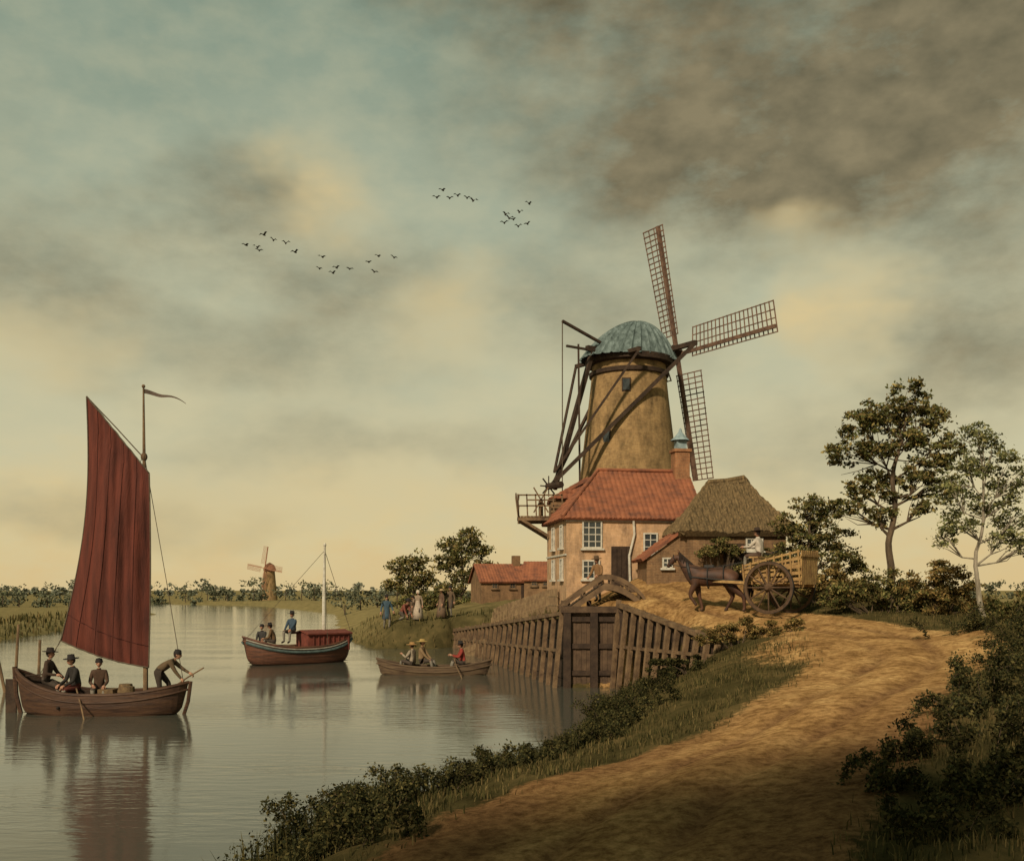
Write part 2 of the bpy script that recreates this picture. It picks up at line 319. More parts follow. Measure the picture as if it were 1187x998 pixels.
def tree(name,base,trunk,lobes,n,size,pal,seed,r0=.16,bark=None,clump=.2):
    rng=RS(seed); mb=MB(); T=np.array(trunk,float); k=len(T)
    ts=np.linspace(0,k-1,k*4); Tp=np.stack([np.interp(ts,range(k),T[:,j]) for j in range(3)],1); Tp[1:-1]+=rng.normal(size=(len(Tp)-2,3))*.03
    Tp=(np.vstack([Tp[:1],Tp[:-1]])+Tp+np.vstack([Tp[1:],Tp[-1:]]))/3
    rad=r0*(1-.8*np.linspace(0,1,len(Tp))); rad[0]*=1.5; rad[1]*=1.15
    Tp[0,2]-=.25
    tube(mb,Tp,rad,8,1)
    for l in lobes:
        c=np.array(l[:3]); i=int(np.clip(np.searchsorted(Tp[:,2],c[2]-l[3]*1.3-.3),2,len(Tp)-1)); p=Tp[i]
        m=(p+c)/2+rng.normal(size=3)*.12-np.array([0,0,.1]); tube(mb,[p,m,c],[rad[i]*.55,rad[i]*.35,.015],6,1)
        for _ in range(6):
            e=c+rng.normal(size=3)*l[3]*.55; tube(mb,[m,(m+e)/2+rng.normal(size=3)*.06,e],[rad[i]*.25+.008,.014,.007],4,1)
    crown(mb,lobes,n,size,pal,rng,0,clump)
    ob=mb.obj(name,[LEAF,bark or BARK]); ob.location=base; return ob
def onG(x,y,dz=0): return (x,y,g1(x,y)+dz)
tree('oak_tree',onG(14.0,38),[(0,0,0),(.1,0,1.2),(-.05,0,2.4),(.25,0,3.6),(.1,0,5),(.5,0,6.4),(.6,0,7.4)],
 [(.7,0,7.7,.9),(1.5,.2,7.1,.75),(-.2,.3,7.2,.75),(-1.1,0,6.8,.7),(-1.6,.2,5.8,.6),(-.5,-.3,5.9,.7),(.6,.2,6.2,.8),(1.9,0,5.9,.7),(1.2,-.3,5.1,.75),(2.0,.1,4.5,.55),(-.9,0,4.6,.7),(.2,.3,4.5,.65),(-1.5,.2,3.8,.55),(-.4,0,3.5,.5),(1.2,0,3.8,.5)],16000,.07,PAL_T,3,.17,clump=.15)
tree('birch_tree',onG(15.2,33),[(0,0,0),(-.15,0,1.0),(-.3,0,1.9),(-.05,0,3),(.05,0,4.4),(-.2,0,6)],
 [(-.3,0,6.1,.55),(.2,0,5.4,.7),(-.6,.1,5.0,.6),(.8,0,4.7,.6),(-1.0,0,4.2,.6),(.3,0,4.0,.65),(1.0,0,3.5,.6),(-.7,0,3.3,.6),(-1.2,0,2.8,.4),(.6,0,2.8,.5),(1.3,.1,2.5,.4)],7500,.055,[(.09,.1,.04),(.15,.15,.06),(.21,.19,.08)],4,.10,PALEBARK,clump=.16)
tree('alder_tree',onG(12.3,42.5),[(0,0,0),(.1,0,1),(0,0,2.2),(.1,0,3.4)],
 [(-.2,0,3.6,.6),(.6,0,3.3,.65),(-.9,0,2.8,.65),(.1,0,2.6,.8),(1.2,0,2.3,.65),(-.8,0,1.7,.75),(.6,0,1.5,.8),(1.6,0,1.2,.75),(-1.5,0,1.0,.6)],9500,.065,PAL_T,5,.12,clump=.16)
def shrub(name,x,y,lobes,n,size,pal,seed,clump=.17):
    rng=RS(seed); mb=MB()
    for l in lobes:
        for _ in range(4):
            e=np.array(l[:3])+rng.normal(size=3)*l[3]*.4; tube(mb,[(l[0]*.4,l[1]*.4,-.15),(e*np.array([.7,.7,.5])),e],[.03,.018,.006],4,1)
    crown(mb,lobes,n,size,pal,rng,0,clump); ob=mb.obj(name,[LEAF,BARK]); ob.location=onG(x,y); return ob
shrub('bush',13.2,36.5,[(-1,0,.6,.7),(0,0,.9,.8),(1,0,.7,.7),(.4,-.3,.3,.6),(-1.7,0,.4,.4)],8000,.055,PAL_T,11,.15)
shrub('bush',15.1,36,[(-.6,0,1.0,.75),(.2,0,1.3,.65),(.7,0,.6,.75),(-.3,-.4,.4,.65)],7500,.055,PAL_A,12,.15)
shrub('bush',12.1,39.8,[(-.6,0,.7,.65),(.3,0,1.0,.7),(.9,0,.6,.65)],6500,.055,PAL_A,13,.15)
shrub('bush',16.8,34,[(-.6,0,.3,.6),(.4,0,.5,.7),(1.3,0,.3,.6)],5000,.055,PAL_T,14,.15)
shrub('bush',10.9,43.2,[(-.6,0,.7,.6),(0,0,1.5,.5),(.6,0,1.0,.7)],6500,.055,PAL_T,15,.15)
shrub('climbing_shrub',8.9,43.8,[(-.5,0,1.3,.4),(0,0,1.6,.45),(.6,0,1.5,.4),(.9,0,.8,.4)],4500,.05,PAL_T,16,.15)
shrub('bush',7.6,33.9,[(-.7,.1,.3,.4),(0,.1,.5,.45),(.7,.3,.3,.4),(-1.2,-.4,.15,.35)],5500,.04,PAL_A,17,.12)
shrub('bush',8.9,33.6,[(-.4,0,.2,.35),(.4,.2,.25,.35)],2500,.04,PAL_A,18,.12)
shrub('bush',5.9,33.4,[(-.5,0,.15,.35),(.3,0,.25,.4),(-1.2,-.3,.1,.35)],3500,.045,PAL_D,19,.12)
tree('elm_tree',onG(-9.3,96),[(0,0,0),(.1,0,2),(0,0,5)],[(-1.3,0,4.4,1.0),(.5,0,4.9,1.0),(-.3,0,3.2,1.2),(1.3,0,3.2,1.0),(-1.7,0,2.6,.9),(.3,0,1.6,1.0)],4500,.13,PAL_T,21,.2,clump=.26)
tree('elm_tree',onG(-4.6,93),[(0,0,0),(.1,0,2),(0,0,6)],[(-1,0,5.6,1.0),(.7,0,6.3,1.0),(0,0,4.6,1.2),(1.7,0,5.2,.9),(-1.5,0,4.0,1.0),(1.9,0,3.6,1.0),(.2,0,2.6,1.1),(-1.2,0,1.6,1.0)],7000,.13,PAL_T,22,.22,clump=.26)
shrub('bush',-7,90,[(-2,0,.6,.9),(0,0,.8,1),(2.2,0,.7,.9),(3.8,0,.6,.8)],3500,.12,PAL_T,23,.25)
for i,(x,y,s) in enumerate([(-8,-7.5,30),(-3.6,-6.5,31),(1.0,-7.0,32),(5.5,-6.5,33),(10,-5.5,34)]):  # unseen row behind the camera, added to throw shade on the foreground
    rr=RS(s); lb=[(rr.uniform(-2.6,2.6),rr.uniform(-2.2,1.6),rr.uniform(7,16.0),rr.uniform(1.2,2.0)) for _ in range(16)]
    tree('unseen_shade_tree',onG(x,y),[(0,0,0),(.1,0,4),(0,0,8),(.1,0,16)],lb,4000,.27,PAL_T,s,.3,clump=.4)
def tree_row(name,pts,hmin,hmax,seed,size=.35,per=120,pal=((.09,.1,.065),(.12,.125,.075),(.16,.155,.09))):  # default palette is paler: distance haze mixed into the leaf colours
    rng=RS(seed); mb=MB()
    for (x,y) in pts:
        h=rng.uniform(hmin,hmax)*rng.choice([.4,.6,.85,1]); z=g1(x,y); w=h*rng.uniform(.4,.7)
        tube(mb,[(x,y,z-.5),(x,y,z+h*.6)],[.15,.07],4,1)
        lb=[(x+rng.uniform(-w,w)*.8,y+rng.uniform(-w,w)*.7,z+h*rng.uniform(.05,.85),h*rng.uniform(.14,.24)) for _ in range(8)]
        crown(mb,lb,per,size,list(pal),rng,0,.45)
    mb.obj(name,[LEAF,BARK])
rg=RS(50)
tree_row('distant_tree_row',[(x+rg.uniform(-1.5,1.5),285+rg.uniform(-14,14)) for x in np.arange(-150,20,2.8)],4,8,51,.4,130)
tree_row('distant_tree_row',[(x,175+rg.uniform(-8,8)+(-x-60)*.2) for x in np.arange(-110,-62,2.6)],2.8,5.2,52,.28)
tree_row('distant_tree_row',[(x,150+rg.uniform(-8,8)) for x in np.arange(-24,0,2.0)],2.2,4.6,53,.24)
tree_row('distant_tree_row',[(x+rg.uniform(-2,2),330+rg.uniform(-10,10)) for x in np.arange(20,260,3.8)],4,8,54,.5)
tree_row('distant_tree_row',[(x+rg.uniform(-2,2),520+rg.uniform(-10,10)) for x in np.arange(-330,-60,3.8)],4,9,55,.8,110,((.16,.17,.125),(.19,.2,.145),(.23,.23,.165)))  # farthest row paler still, haze painted into its leaf colours
# ------------------------------------------------------------ grass and weeds
def blades(mb,P,h,w,rng,pal,lean=.45):
    n=len(P); a=rng.rand(n)*2*math.pi; d=np.stack([np.cos(a),np.sin(a),np.zeros(n)],1); s=np.stack([-np.sin(a),np.cos(a),np.zeros(n)],1)
    hh=(h*(.5+.8*rng.rand(n)))[:,None]; ln=(lean*rng.rand(n))[:,None]; ww=w*(.6+.8*rng.rand(n))[:,None]; up=np.array([0,0,1.])
    m=P+up*hh*.6+d*hh*ln*.35; t=P+up*hh*.95+d*hh*ln
    P=P-up*.03
    V=np.stack([P-s*ww,P+s*ww,m+s*ww*.7,m-s*ww*.7,t+s*ww*.1,t-s*ww*.1],1).reshape(-1,3)
    i=np.arange(n)[:,None]*6; F=np.concatenate([i+np.array([0,1,2,3]),i+np.array([3,2,4,5])],0)
    c=np.array(pal)[rng.randint(len(pal),size=n)]*(.7+.6*rng.rand(n))[:,None]
    mb.add(V,F,0,np.concatenate([c,c],0))
def scatter(n,x0,x1,y0,y1,rng,fn,clumpy=True):
    y=y0*(y1/y0)**rng.rand(n); x=x0+(x1-x0)*rng.rand(n)
    h,rv,rd=G(x,y,True); k=fn(x,y,h,rv,rd)
    if clumpy: k=k&(wob(x,y,1.6,7)+.6*wob(x,y,5,8)+rng.rand(n)*1.3>.35)
    return np.stack([x,y,h],1)[k]
rng=RS(60)
P=scatter(130000,-6,20,9,40,rng,lambda x,y,h,rv,rd:(rv>.4)&(rd>hwid(y)+.1+rng.rand(len(x))*1.2)&(x<y*.6+1)&(h>.05)&(np.hypot(x-6.9,y-43.6)>4.4))
mb=MB(); blades(mb,P,.13,.009,rng,PAL_G,.8); mb.obj('meadow_grass',[GRASS])
P=scatter(60000,-5,8,12,40,rng,lambda x,y,h,rv,rd:(rv>-.15)&(rv<1.3)&(h>-.15)&(rd>1.8))
mb=MB(); blades(mb,P,.42,.011,rng,PAL_D,.9); Q=P[rng.randint(len(P),size=22000)]+np.stack([rng.normal(size=22000)*.08,rng.normal(size=22000)*.08,rng.rand(22000)**1.3*.42],1)
leaves(mb,Q,.03,rng,PAL_D); mb.obj('riverbank_weeds',[GRASS])
P=scatter(14000,-30,10,44,92,rng,lambda x,y,h,rv,rd:(rv>0)&(rv<6)&(h>.0)&(x<2.5))
mb=MB(); blades(mb,P,.35,.03,rng,PAL_G,.6); mb.obj('riverbank_grass',[GRASS])
P=scatter(9000,-60,-30,50,140,rng,lambda x,y,h,rv,rd:(rv>0)&(rv<7))
mb=MB(); blades(mb,P,.6,.06,rng,PAL_G,.5); mb.obj('reeds',[GRASS])
def bramble(x,y,w,h,n,seed,pal=PAL_D,size=.03,name='bramble'):
    r=RS(seed); mb=MB(); k=int(8+w*7)
    C=[];B=[]
    for i in range(k):
        px,py=x+r.normal()*w*.5,y+r.normal()*w*.4; z=g1(px,py); a=r.rand()*6.28; L=h*(.5+1.0*r.rand())
        t=np.linspace(0,1,7)[:,None]; arc=np.array([px,py,z])+np.array([math.cos(a),math.sin(a),0])*t*L*.8+np.array([0,0,1.])*(np.sin(t*2.2)*L*.75)
        tube(mb,arc,.006,4,1); m=n//k; tt=r.rand(m); ii=np.clip((tt*6).astype(int),0,5); C.append(arc[ii]+(arc[ii+1]-arc[ii])*(tt*6-ii)[:,None]+r.normal(size=(m,3))*.055*(.5+h)); B.append(np.full(m,.55+.9*r.rand()))
    leaves(mb,np.concatenate(C),size,r,pal,np.concatenate(B)); mb.obj(name,[LEAF,BARK],loc=(x,y,g1(x,y)))
for i,(x,y,w,h,n) in enumerate([(-2.6,15.6,.8,.6,4000),(-2.2,17.4,.9,.65,4000),(-1.2,19.3,.8,.55,3500),(-1.9,14.2,.8,.5,3500),(.2,21.6,.9,.45,3500),(1.4,23.5,.9,.45,3000),(2.6,27,.9,.6,3500),(3.0,30,1.0,.7,4000),(4.2,33,1.0,.5,4000),(3.2,25.5,1.2,.4,3500),
  (6.3,13.2,1.0,.5,4500),(7.6,15.5,1.2,.65,5000),(8.9,18.2,1.3,.7,5000),(10.3,20.6,1.3,.75,5000),(6.2,12.2,.9,.5,4500),(5.2,13.6,.7,.35,3000),(11.9,22.8,1.4,.85,5500),(5.0,11.8,.7,.35,3000),(6.2,15.2,.8,.35,3000),(13.6,25.5,1.4,.85,5500),(7.8,12.8,1,.7,4000),(7.6,17.4,.8,.35,2500),(13,29.0,1.0,.45,3500),(9.8,16.5,1.3,.75,4500)]):
    bramble(x,y,w,h,n,100+i)
# ------------------------------------------------------------ windmill
C=np.array([6.5,57.0]); nz=np.array([.82,.572,0]); uz=np.array([.572,-.82,0]); Z=np.array([0,0,1.])
mill=empty('windmill',(C[0],C[1],4.0)); ml=np.array([C[0],C[1],4.0])
def mobj(mb,name,mats,smooth=False,par=mill,off=ml):
    o=mb.obj(name,mats,smooth,loc=off,parent=par); o.location=(0,0,0); return o
mb=MB(); lathe(mb,[(3.35,-.5),(3.3,.5),(3.0,3.5),(2.78,5.6),(2.45,8.5),(2.2,10.6),(2.06,11.9),(2.02,12.6)],(C[0],C[1],4),56); mobj(mb,'brick_tower',[TOWB],True)
mb=MB(); lathe(mb,[(2.06,11.75),(2.2,11.8),(2.22,12.0),(2.1,12.05)],(C[0],C[1],4),48,0); lathe(mb,[(2.05,12.4),(2.4,12.45),(2.45,12.75),(1.5,12.8)],(C[0],C[1],4),48,0); mobj(mb,'curb_ring',[DWOOD],False)
mb=MB(); nt_,npz=160,18; ph=np.linspace(0,1,npz); th=np.arange(nt_+1)*2*math.pi/nt_
Pc=np.zeros((nt_+1,npz,3))
for i,t in enumerate(th):
    ridge=.10*(i%5==0)+.025*math.sin(i*7.3)
    for j,p in enumerate(ph):
        e=(1-p)**.5*(1-.16*p); zz=2.35*p**.95+.2*math.sin(p*math.pi)
        ax=math.cos(t)*e*(2.85+ridge); by=math.sin(t)*e*(2.35+ridge)
        pt=np.array([C[0],C[1],16.65])+nz*(ax+.6*p)+uz*by+Z*(zz*(1+.05*math.cos(t)*e)+.03*(i%5==0))
        Pc[i,j]=pt
gridq(mb,Pc,0); mobj(mb,'cap',[CAPM])
mb=MB()
tl=math.radians(11); nT=nz*math.cos(tl)+Z*math.sin(tl); zT=Z*math.cos(tl)-nz*math.sin(tl)
hub=np.array([C[0],C[1],17.5])+nz*3.4
beam(mb,np.array([C[0],C[1],17.1])+nz*1.2,hub+nT*.45,.45,.45,0)
beam(mb,hub-uz*.35-zT*.35+nT*.05,hub+uz*.35+zT*.35+nT*.05,.5,.5,0)
cz=np.array([C[0],C[1],16.95]); 
beam(mb,cz-nz*3.0+Z*.1,cz+nz*2.7+Z*.1,.26,.26,0)
f1=cz+nz*1.7+uz*3.5+Z*.35; f2=cz+nz*1.7-uz*3.5+Z*.35; beam(mb,f1,f2,.24,.24,0)
r1=cz-nz*1.6+uz*2.7-Z*.25; r2=cz-nz*1.6-uz*2.7-Z*.25; beam(mb,r1,r2,.2,.2,0)
foot=np.array([C[0],C[1],9.3])-nz*5.2
beam(mb,cz-nz*2.6,foot,.22,.22,0); beam(mb,f1,foot+Z*.4,.2,.2,0); beam(mb,f2,foot+Z*.4,.15,.15,0); beam(mb,r1,foot+Z*.9,.12,.12,0); beam(mb,r2,foot+Z*.9,.12,.12,0)
hp=cz-nz*4.9+Z*1.2+uz*.3; beam(mb,cz-nz*1.2+uz*.3+Z*.1,hp,.13,.13,0); tube(mb,[hp,hp-Z*4,hp*np.array([1,1,0])+Z*9.2],.03,5,1)
q=cz-nz*3.9+uz*.4; beam(mb,q+Z*.1,q*np.array([1,1,0])+Z*9.4+nz*.1,.1,.1,0); beam(mb,q-nz*.8+Z*-.1,q+nz*1.6-Z*.1,.11,.11,0)
tube(mb,[foot+Z*.2-uz*.6,foot+Z*.2+uz*.6],.18,8,0)
for a in range(4): 
    d=math.cos(a*math.pi/4)*nz+math.sin(a*math.pi/4)*Z; beam(mb,foot+Z*.2-d*.55-uz*.5,foot+Z*.2+d*.55-uz*.5,.06,.06,0)
mobj(mb,'tail_beams',[DWOOD,ROPE])
def sail(mb,hub,u,phi,L,wl=1.25,frac=.16,nz=nz,Zv=Z):
    r=u*math.cos(phi)+Zv*math.sin(phi); p=-u*math.sin(phi)+Zv*math.cos(phi)
    boxf(mb,hub-nz*.1-p*.1,r*L,p*.2,nz*.2,0)
    s0=L*frac
    def tw(s,k): return hub+r*s+p*k+nz*(.18*k*(1-s/L)*1.5+.08)
    for k in (wl*.33,wl*.66,wl): beam(mb,tw(s0,k),tw(L,k),.05,.05,0)
    beam(mb,tw(s0,-.3),tw(L,-.3),.05,.05,0)
    for s in np.linspace(s0,L,int(L*2.9)): beam(mb,tw(s,-.33),tw(s,wl+.04),.055,.055,0)
mb=MB(); 
for k in range(4): sail(mb,hub+nT*.3,uz,math.radians(1+90*k),7.3,1.3,nz=nT,Zv=zT)
mobj(mb,'sails',[pm('sail_lattice',(.22,.13,.085),(.08,.045,.032),3)])
mb=MB()
for ang,z,rr in [(-100,15.0,2.2),(-125,12.2,2.47)]:
    a=math.radians(ang); d=np.array([math.cos(a),math.sin(a),0]); s=np.array([-d[1],d[0],0]); c=np.array([C[0],C[1],z])+d*rr
    boxf(mb,c-s*.24-Z*.36-d*.1,s*.48,Z*.72,d*.12,1); boxf(mb,c-s*.18-Z*.29-d*.05,s*.36,Z*.58,d*.09,0)
mobj(mb,'tower_windows',[GLASS,DWOOD])
mb=MB(); gz=7.75
for i in range(14): beam(mb,(.35+i*.17,52.4,gz),(.35+i*.17,55.2,gz),.15,.07,0)
for y in (52.5,53.8,55.1):
    beam(mb,(.3,y,gz-.12),(3.4,y,gz-.12),.14,.16,0); beam(mb,(.5,y,gz-.15),(2.7,y,gz-1.5),.13,.13,0)
for z in (.55,1.1): 
    beam(mb,(.35,52.4,gz+z),(.35,55.1,gz+z),.07,.07,0); beam(mb,(.35,52.4,gz+z),(2.6,52.4,gz+z),.07,.07,0)
for x in np.arange(.35,2.7,.45): beam(mb,(x,52.4,gz),(x-.05,52.4,gz+1.15),.07,.07,0)
for y in np.arange(52.4,55.2,.5): beam(mb,(.35,y,gz),(.2,y,gz+1.2),.07,.07,0)
tube(mb,[(1.5,53.2,gz),(1.5,53.2,gz+.9)],.12,8,0); 
for a in range(3): d=np.array([math.cos(a*1.05),0,math.sin(a*1.05)]); beam(mb,np.array([1.5,53,gz+.9])-d*.75,np.array([1.5,53,gz+.9])+d*.75,.07,.07,0)
mobj(mb,'gallery',[WOOD])
def roofq(mb,P,res,disp,mat=0,edge=.08):
    P=[np.array(p,float) for p in P]; e=nrm(P[1]-P[0]); n=nrm(np.cross(e,P[3]-P[0])); 
    if n[2]<0: n=-n
    sl=np.cross(n,e); 
    if sl[2]<0: sl=-sl
    nu=max(2,int(max(np.linalg.norm(P[1]-P[0]),np.linalg.norm(P[2]-P[3]))/res)); nv=max(2,int(np.linalg.norm((P[3]+P[2])/2-(P[0]+P[1])/2)/res))
    U,V=np.meshgrid(np.linspace(0,1,nu+1),np.linspace(0,1,nv+1),indexing='ij'); U=U[...,None];V=V[...,None]
    Q=(1-U)*(1-V)*P[0]+U*(1-V)*P[1]+U*V*P[2]+(1-U)*V*P[3]; a=(Q-P[0])@e; b=(Q-P[0])@sl
    Q2=Q+disp(a,b)[...,None]*n; gridq(mb,Q2,mat)
    under=Q-n*edge; bd=[(Q2[:,0],under[:,0]),(Q2[:,-1],under[:,-1]),(Q2[0],under[0]),(Q2[-1],under[-1])]
    for t,u in bd: gridq(mb,np.stack([t,u],1),mat)
    gridq(mb,under[::max(1,nu//4)][:, ::max(1,nv//4)],mat)
pant=lambda a,b: .035*np.abs(np.sin(math.pi*a/.24))+.04*(1-(b/.32)%1)+.03*np.sin(a*1.3+1)*np.sin(b*1.1)
def thd(a,b): return .07*np.sin(a*2.1+np.sin(b*2))*np.sin(b*1.5+1)+.035*np.sin(a*17+np.sin(b*6)*2)+.02*np.sin(a*41+b*3)+.05*np.sin(a*5+b*1.3)*np.sin(b*3+a)
mb=MB(); box(mb,(3.1,55.3,6.3),(2.1,3.4,5.2),0)
mobj(mb,'annex_walls',[LBRICK])
mb=MB(); roofq(mb,[(1.95,53.5,8.75),(1.95,57.1,8.75),(4.2,57.1,9.9),(4.2,53.5,9.9)],.06,pant); roofq(mb,[(1.95,53.4,8.75),(4.2,53.4,8.75),(4.2,53.8,9.9),(3.9,53.8,9.9)],.06,pant); mobj(mb,'annex_roof',[TILE])
# ------------------------------------------------------------ miller's house
th=math.radians(8); e1=np.array([math.cos(th),math.sin(th),0]); e2=np.array([-math.sin(th),math.cos(th),0]); HO=np.array([2.55,48.0,0])
house=empty('brick_house',(HO[0],HO[1],4.0)); hl=np.array([HO[0],HO[1],4.0])
def hob(mb,name,mats,sm=False): return mobj(mb,name,mats,sm,house,hl)
def W(a,b,z): return HO+e1*a+e2*b+Z*z
LH,DH=6.5,5.2
mb=MB()
V=[W(0,0,3.0),W(LH,0,3.0),W(LH,DH,3.0),W(0,DH,3.0),W(0,0,7.4),W(LH,0,7.4),W(LH,DH,7.4),W(0,DH,7.4),W(LH,DH/2,9.75)]
mb.add(V,[(0,1,5,4),(1,2,6,8,5),(2,3,7,6),(3,0,4,7)],0); hob(mb,'walls',[PLAST])
mb=MB(); o=.25
roofq(mb,[W(-o,-o,7.33),W(LH+o,-o,7.33),W(LH+o,DH/2,9.86),W(2.1,DH/2,9.86)],.045,pant)
roofq(mb,[W(LH+o,DH+o,7.33),W(-o,DH+o,7.33),W(2.1,DH/2,9.86),W(LH+o,DH/2,9.86)],.08,pant)
roofq(mb,[W(-o,DH+o,7.33),W(-o,-o,7.33),W(2.1,DH/2-.02,9.86),W(2.1,DH/2+.02,9.86)],.05,pant)
tube(mb,[W(-o,-o,7.42),W(2.1,DH/2,9.96),W(LH+o,DH/2,9.96)],.09,8,0); hob(mb,'roof',[TILE])
def window(mb,o,ex,ez,n,w,h,nx=2,ny=3):
    t=.07; boxf(mb,o+n*.01,ex*w,ez*h,n*.02,1)
    for a in (0,w-t): boxf(mb,o+ex*a-n*.02,ex*t,ez*h,n*.1,0)
    for b in (0,h-t): boxf(mb,o+ex*t+ez*b-n*.02,ex*(w-2*t),ez*t,n*.095,0)
    for i in range(1,nx): boxf(mb,o+ex*(w*i/nx-.02)+ez*t,ex*.04,ez*(h-2*t),n*.055,0)
    for j in range(1,ny): boxf(mb,o+ez*(h*j/ny-.02)+ex*t,ex*(w-2*t),ez*.04,n*.05,0)
    boxf(mb,o-ex*.08-ez*.09-n*.02,ex*(w+.16),ez*.09,n*.18,0)
mb=MB(); nf=-e2
window(mb,W(.75,0,5.95),e1,Z,nf,.95,1.3,3,4); window(mb,W(.75,0,4.5),e1,Z,nf,.85,.9,3,3); window(mb,W(3.7,0,5.7),e1,Z,nf,.7,1.0,2,3)
for b in (.7,2.9): window(mb,W(0,b+.7,6.0),-e2,Z,-e1,.7,1.1,2,4); window(mb,W(0,b+.7,4.5),-e2,Z,-e1,.7,1.0,2,3)
hob(mb,'windows',[WHITE,GLASS])
mb=MB(); boxf(mb,W(2.15,-.06,3.9),e1*.95,e2*.12,Z*2.15,0)
for k in range(4): boxf(mb,W(2.2+k*.225,-.09,3.95),e1*.2,e2*.03,Z*2.0,0)
hob(mb,'door',[DWOOD])
mb=MB(); boxf(mb,W(-.03,-.05,7.2),e1*(LH+.06),e2*.05,Z*.14,0); boxf(mb,W(-.05,-.03,5.62),e1*.05,e2*(DH+.05),Z*.08,0); hob(mb,'eaves_board',[WHITE])
mb=MB(); tube(mb,[W(3.2,-.12,7.3),W(3.25,-.1,6.6),W(3.0,-.1,5.6),W(3.05,-.1,4)],.06,7,0); hob(mb,'downpipe',[WHITE])
mb=MB(); c=W(6.3,2.5,0); box(mb,(c[0],c[1],9.9),(.75,.75,2.2),0,rz=th); box(mb,(c[0],c[1],10.95),(.9,.9,.14),0,rz=th); hob(mb,'chimney',[brickmat('chimney_brick',(.36,.16,.08,1),(.28,.12,.06,1),(.3,.2,.12,1))])
mb=MB(); box(mb,(c[0],c[1],11.25),(.5,.5,.45),0,rz=th); lathe(mb,[(.5,11.47),(.3,11.65),(.1,11.9),(.06,12.05),(.01,12.1)],(c[0],c[1],0),10,0); hob(mb,'chimney_cowl',[pm('cowl_paint',(.3,.38,.38),(.15,.2,.21),5)])
# ------------------------------------------------------------ thatched barn
barn=empty('thatched_barn',(9.6,46.3,3.9)); bl=np.array([9.6,46.3,3.9])
def bob(mb,name,mats,sm=False): return mobj(mb,name,mats,sm,barn,bl)
x0,x1,y0,y1=7.55,11.85,44.3,48.3
mb=MB(); box(mb,((x0+x1)/2,(y0+y1)/2,4.95),(x1-x0,y1-y0,3.5),0); bob(mb,'walls',[LBRICK])
mb=MB(); o=.4; ez=6.5; ra=np.array([8.9,46.3,8.85]); rb=np.array([10.5,46.3,9.05])
c00=(x0-o,y0-o,ez);c10=(x1+o,y0-o,ez);c11=(x1+o,y1+o,ez);c01=(x0-o,y1+o,ez)
roofq(mb,[c00,c10,rb,ra],.05,thd,0,.28); roofq(mb,[c11,c01,ra,rb],.09,thd,0,.28); roofq(mb,[c01,c00,ra,ra+[0,.01,0]],.06,thd,0,.28); roofq(mb,[c10,c11,rb+[0,.01,0],rb],.06,thd,0,.28)
tube(mb,[ra-[.12,0,.12],ra+[0,0,.02],(ra+rb)/2+[0,0,-.03],rb+[0,0,.02],rb+[.12,0,-.12]],[.08,.12,.12,.12,.08],8,0)
bob(mb,'thatch_roof',[THATCH])
mb=MB(); roofq(mb,[(5.6,47.9,5.3),(5.6,44.2,5.3),(7.6,44.2,6.75),(7.6,47.9,6.75)],.05,pant); bob(mb,'lean_to_roof',[TILE])
mb=MB(); mb.add([(5.85,44.35,3.3),(7.6,44.35,3.3),(7.6,44.35,6.6),(5.85,44.35,5.35),(5.85,47.7,3.3),(5.85,47.7,5.35)],[(0,1,2,3),(4,0,3,5)],0); bob(mb,'lean_to_walls',[LBRICK])
mb=MB(); ex=np.array([1.,0,0]); n=np.array([0,-1.,0])
window(mb,np.array([10.1,y0,5.7]),ex,Z,n,.75,.55,3,2); window(mb,np.array([6.5,44.35,4.95]),ex,Z,n,.45,.45,2,2); bob(mb,'windows',[WHITE,GLASS])
mb=MB(); 
for k in range(6): boxf(mb,(9.15+k*.15,y0-.06,3.8),(.14,0,0),(0,.05,0),(0,0,2.2),0)
bob(mb,'door',[DWOOD])
# ------------------------------------------------------------ far cottages
def cottage(name,x,y,w,d,hw,hr,rz,gz=None):
    gz=g1(x,y) if gz is None else gz
    e=empty(name,(x,y,gz),rz)
    mb=MB(); V=[(-w/2,-d/2,-.8),(w/2,-d/2,-.8),(w/2,d/2,-.8),(-w/2,d/2,-.8),(-w/2,-d/2,hw),(w/2,-d/2,hw),(w/2,d/2,hw),(-w/2,d/2,hw),(-w/2,0,hr-.08),(w/2,0,hr-.08)]
    mb.add(V,[(0,1,5,4),(1,2,6,9,5),(2,3,7,6),(3,0,4,8,7)]); mb.obj('walls',[LBRICK],parent=e)
    mb=MB(); roofq(mb,[(-w/2-.2,-d/2-.25,hw-.1),(w/2+.2,-d/2-.25,hw-.1),(w/2+.2,0,hr),(-w/2-.2,0,hr)],.08,pant); roofq(mb,[(w/2+.2,d/2+.25,hw-.1),(-w/2-.2,d/2+.25,hw-.1),(-w/2-.2,0,hr),(w/2+.2,0,hr)],.15,pant); mb.obj('roof',[TILE],parent=e)
    mb=MB(); box(mb,(w*.3,0,hr+.2),(.6,.6,1.0),0); mb.obj('chimney',[LBRICK],parent=e)
    mb=MB(); 
    for a in (-w*.3,w*.05): window(mb,np.array([a,-d/2,.9]),np.array([1.,0,0]),Z,np.array([0,-1.,0]),.5,.6)
    boxf(mb,(w*.28,-d/2-.05,-.2),(.9,0,0),(0,.05,0),(0,0,1.9),2); mb.obj('windows_and_door',[WOOD,GLASS,DWOOD],parent=e)
cottage('cottage',-.9,84,4.2,4,1.5,2.9,.25,3.2); cottage('cottage',2.4,80,2.6,3.5,1.4,2.8,-.1,3.4)
